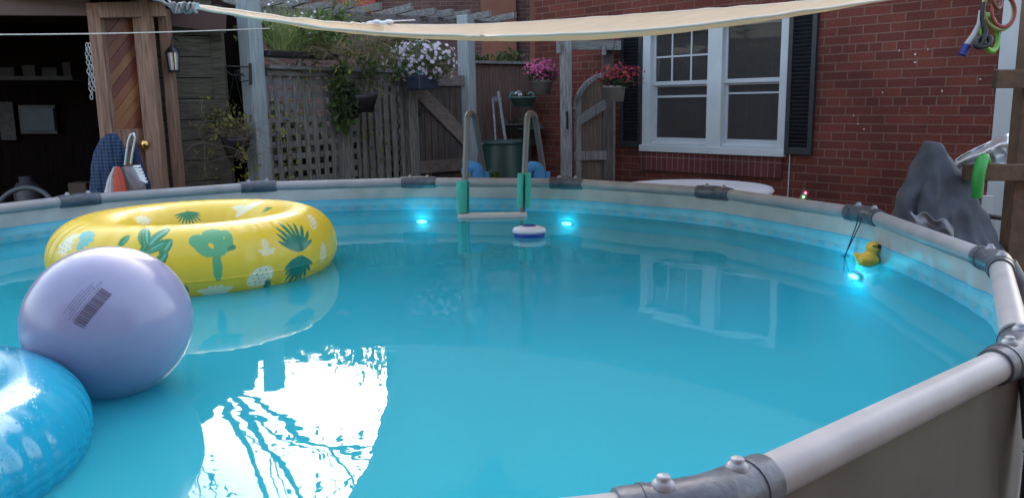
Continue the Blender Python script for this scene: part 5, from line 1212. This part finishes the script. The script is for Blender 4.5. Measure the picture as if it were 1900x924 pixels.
# silver sheet
m_ = MB(); nr, nc = 24, 30; vs = []
for i in range(nr):
    for j in range(nc):
        s, t = i / (nr - 1), j / (nc - 1); x = 1771 + 100 * s; yt = 298 - 50 * s ** .8; yb = 318 - 2 * s; y = yt + (yb - yt) * t
        vs.append(at(x, y, 4.25 + .06 * math.sin(t * 11 + s * 2) * (.3 + s) + .04 * mnoise.noise(Vector((s * 5, t * 4, 0)))))
m_.add(vs, [(i * nc + j, (i + 1) * nc + j, (i + 1) * nc + j + 1, i * nc + j + 1) for i in range(nr - 1) for j in range(nc - 1)], True); ss = m_.build('silver_sheet', pbr('silver foil', (.6, .63, .66), .28, metal=.6, var=.1, vscale=6)); ss.modifiers.new('t', 'SOLIDIFY').thickness = .004; tag(ss, 'shiny silver sheet folded behind the wooden post', 'sheet')
# wooden rail post
rpz = thing('railing_post', 'brown treated timber post with two short cross boards at right edge', 'post', P2(1888, 3.9))
q = at(1916, 200, 3.9); MB().box((q.x + .01, 3.93, 1.25), (.14, .08, 2.5)).build('post', wood_deck, rpz, bevel=.005)
for (y0, xl_, hh) in ((147, 1845, .085), (320, 1788, .08)):
    a, b = at(xl_, y0, 3.84), at(1960, y0, 3.84); MB().bar(a, b, .04, hh).build('cross_board', wood_deck, rpz, bevel=.005)
# pale board + chair behind post
pb = MB(); a, b = at(1798, 365, 4.5), at(1842, 365, 4.5); pb.bar(Vector((a.x, a.y, .62)), Vector((b.x, b.y, .62)), .03, 1.15); a, b = at(1842, 400, 4.7), at(1875, 400, 4.7); pb.bar(Vector((a.x + .01, a.y, .5)), Vector((b.x, b.y, .5)), .03, 1.1)
tag(pb.build('leaning_siding_board', white_paint), 'pale upright panel leaning behind the grey cover', 'panel')
chr_ = thing('patio_chair', 'black framed patio chair half hidden behind the timber post', 'chair', at(1850, 420, 4.2))
m_ = MB(); zc = at(1840, 404, 4.25).z
for (p0_, p1_) in ((at(1815, 398, 4.25), at(1905, 412, 4.25)), (at(1898, 430, 4.3), at(1960, 436, 4.3)), (at(1815, 398, 4.25), at(1822, 330, 4.4)), (at(1875, 440, 4.25), at(1878, 700, 4.25)), (at(1822, 400, 4.25), at(1822, 700, 4.25)), (at(1948, 420, 4.3), at(1948, 720, 4.3))): m_.tube([p0_, p1_], .014, 8)
m_.build('frame', black_metal, chr_)
m_ = MB(); a, b = at(1825, 470, 4.3), at(1945, 474, 4.3); m_.bar(a, b, .4, .03); m_.build('seat', pbr('grey sling', (.28, .3, .33), .6), chr_)
m_ = MB(); a, b = at(1905, 400, 4.6), at(1990, 400, 4.6); m_.bar(a, b, .03, .4); m_.build('backrest', pbr('light grey sling', (.42, .44, .47), .6), chr_)
# green tube hanging over lower board
gh = MB(); pts = [at(1812, 366, 3.78), at(1813, 345, 3.77), at(1817, 318, 3.76), at(1821, 302, 3.78), at(1826, 294, 3.84), at(1829, 300, 3.90), at(1829, 330, 3.92)]
gh.tube(pts, [.022, .026, .028, .028, .026, .024, .02], 14); tag(gh.build('foam_handle', pbr('bright green foam', (.03, .33, .06), .45)), 'bright green curved foam tube hooked over the lower cross board', 'foam tube')
# dive rings and snorkel
def ring(px, py, Y, R, r, col, rot, label, asp=1.0):
    m_ = MB(); m_.torus(at(px, py, Y), R, r, Matrix.Rotation(rot[1], 3, 'Z') @ Matrix.Rotation(rot[0], 3, 'X') @ Matrix.Diagonal((1, asp, 1)), 40, 12); tag(m_.build('dive_ring', pbr(label[:12], col, .4)), label, 'dive ring', 'dive rings hanging from the timber post')
ring(1853, 20, 3.72, .085, .010, (.22, .25, .06), (R_(82), .25), 'dull yellow-green dive ring, widest in the hanging bunch')
ring(1836, 62, 3.70, .062, .010, (.12, .40, .02), (R_(78), .5), 'lime green dive ring at the bottom of the hanging bunch', 1.3)
ring(1862, 22, 3.66, .055, .007, (.28, .04, .04), (R_(85), .1), 'thin red dive ring inside the yellow-green one', 1.2)
ring(1848, -4, 3.68, .05, .008, (.16, .045, .03), (R_(75), .7), 'orange dive ring at the top of the hanging bunch')
sn = thing('snorkel', 'grey snorkel with blue tip hanging beside the dive rings', 'snorkel', at(1795, 85, 3.7))
MB().tube([at(1822, 20, 3.68), at(1818, 45, 3.68), at(1808, 65, 3.68), at(1794, 85, 3.68)], [.013, .013, .014, .016], 12).build('tube', pbr('grey snorkel tube', (.42, .41, .40), .4), sn)
MB().tube([at(1795, 84, 3.68), at(1785, 103, 3.68)], [.02, .018], 12).build('tip', pbr('navy tip', (.02, .03, .22), .4), sn)
gg = thing('swim_mask', 'dark swim mask strap dangling among the dive rings', 'swim mask', at(1828, 60, 3.66))
MB().tube([at(1824, 5, 3.66), at(1822, 35, 3.65), at(1828, 60, 3.65), at(1822, 80, 3.64), at(1812, 90, 3.64)], [.012, .013, .016, .02, .014], 10, flat=.6).build('strap', black_plastic, gg)
MB().torus(at(1824, 78, 3.64), .03, .012, Matrix.Rotation(R_(65), 3, 'X') @ Matrix.Rotation(.5, 3, 'Z') @ Matrix.Diagonal((1.2, .8, 1)), 24, 8).build('lens_frame', black_plastic, gg)
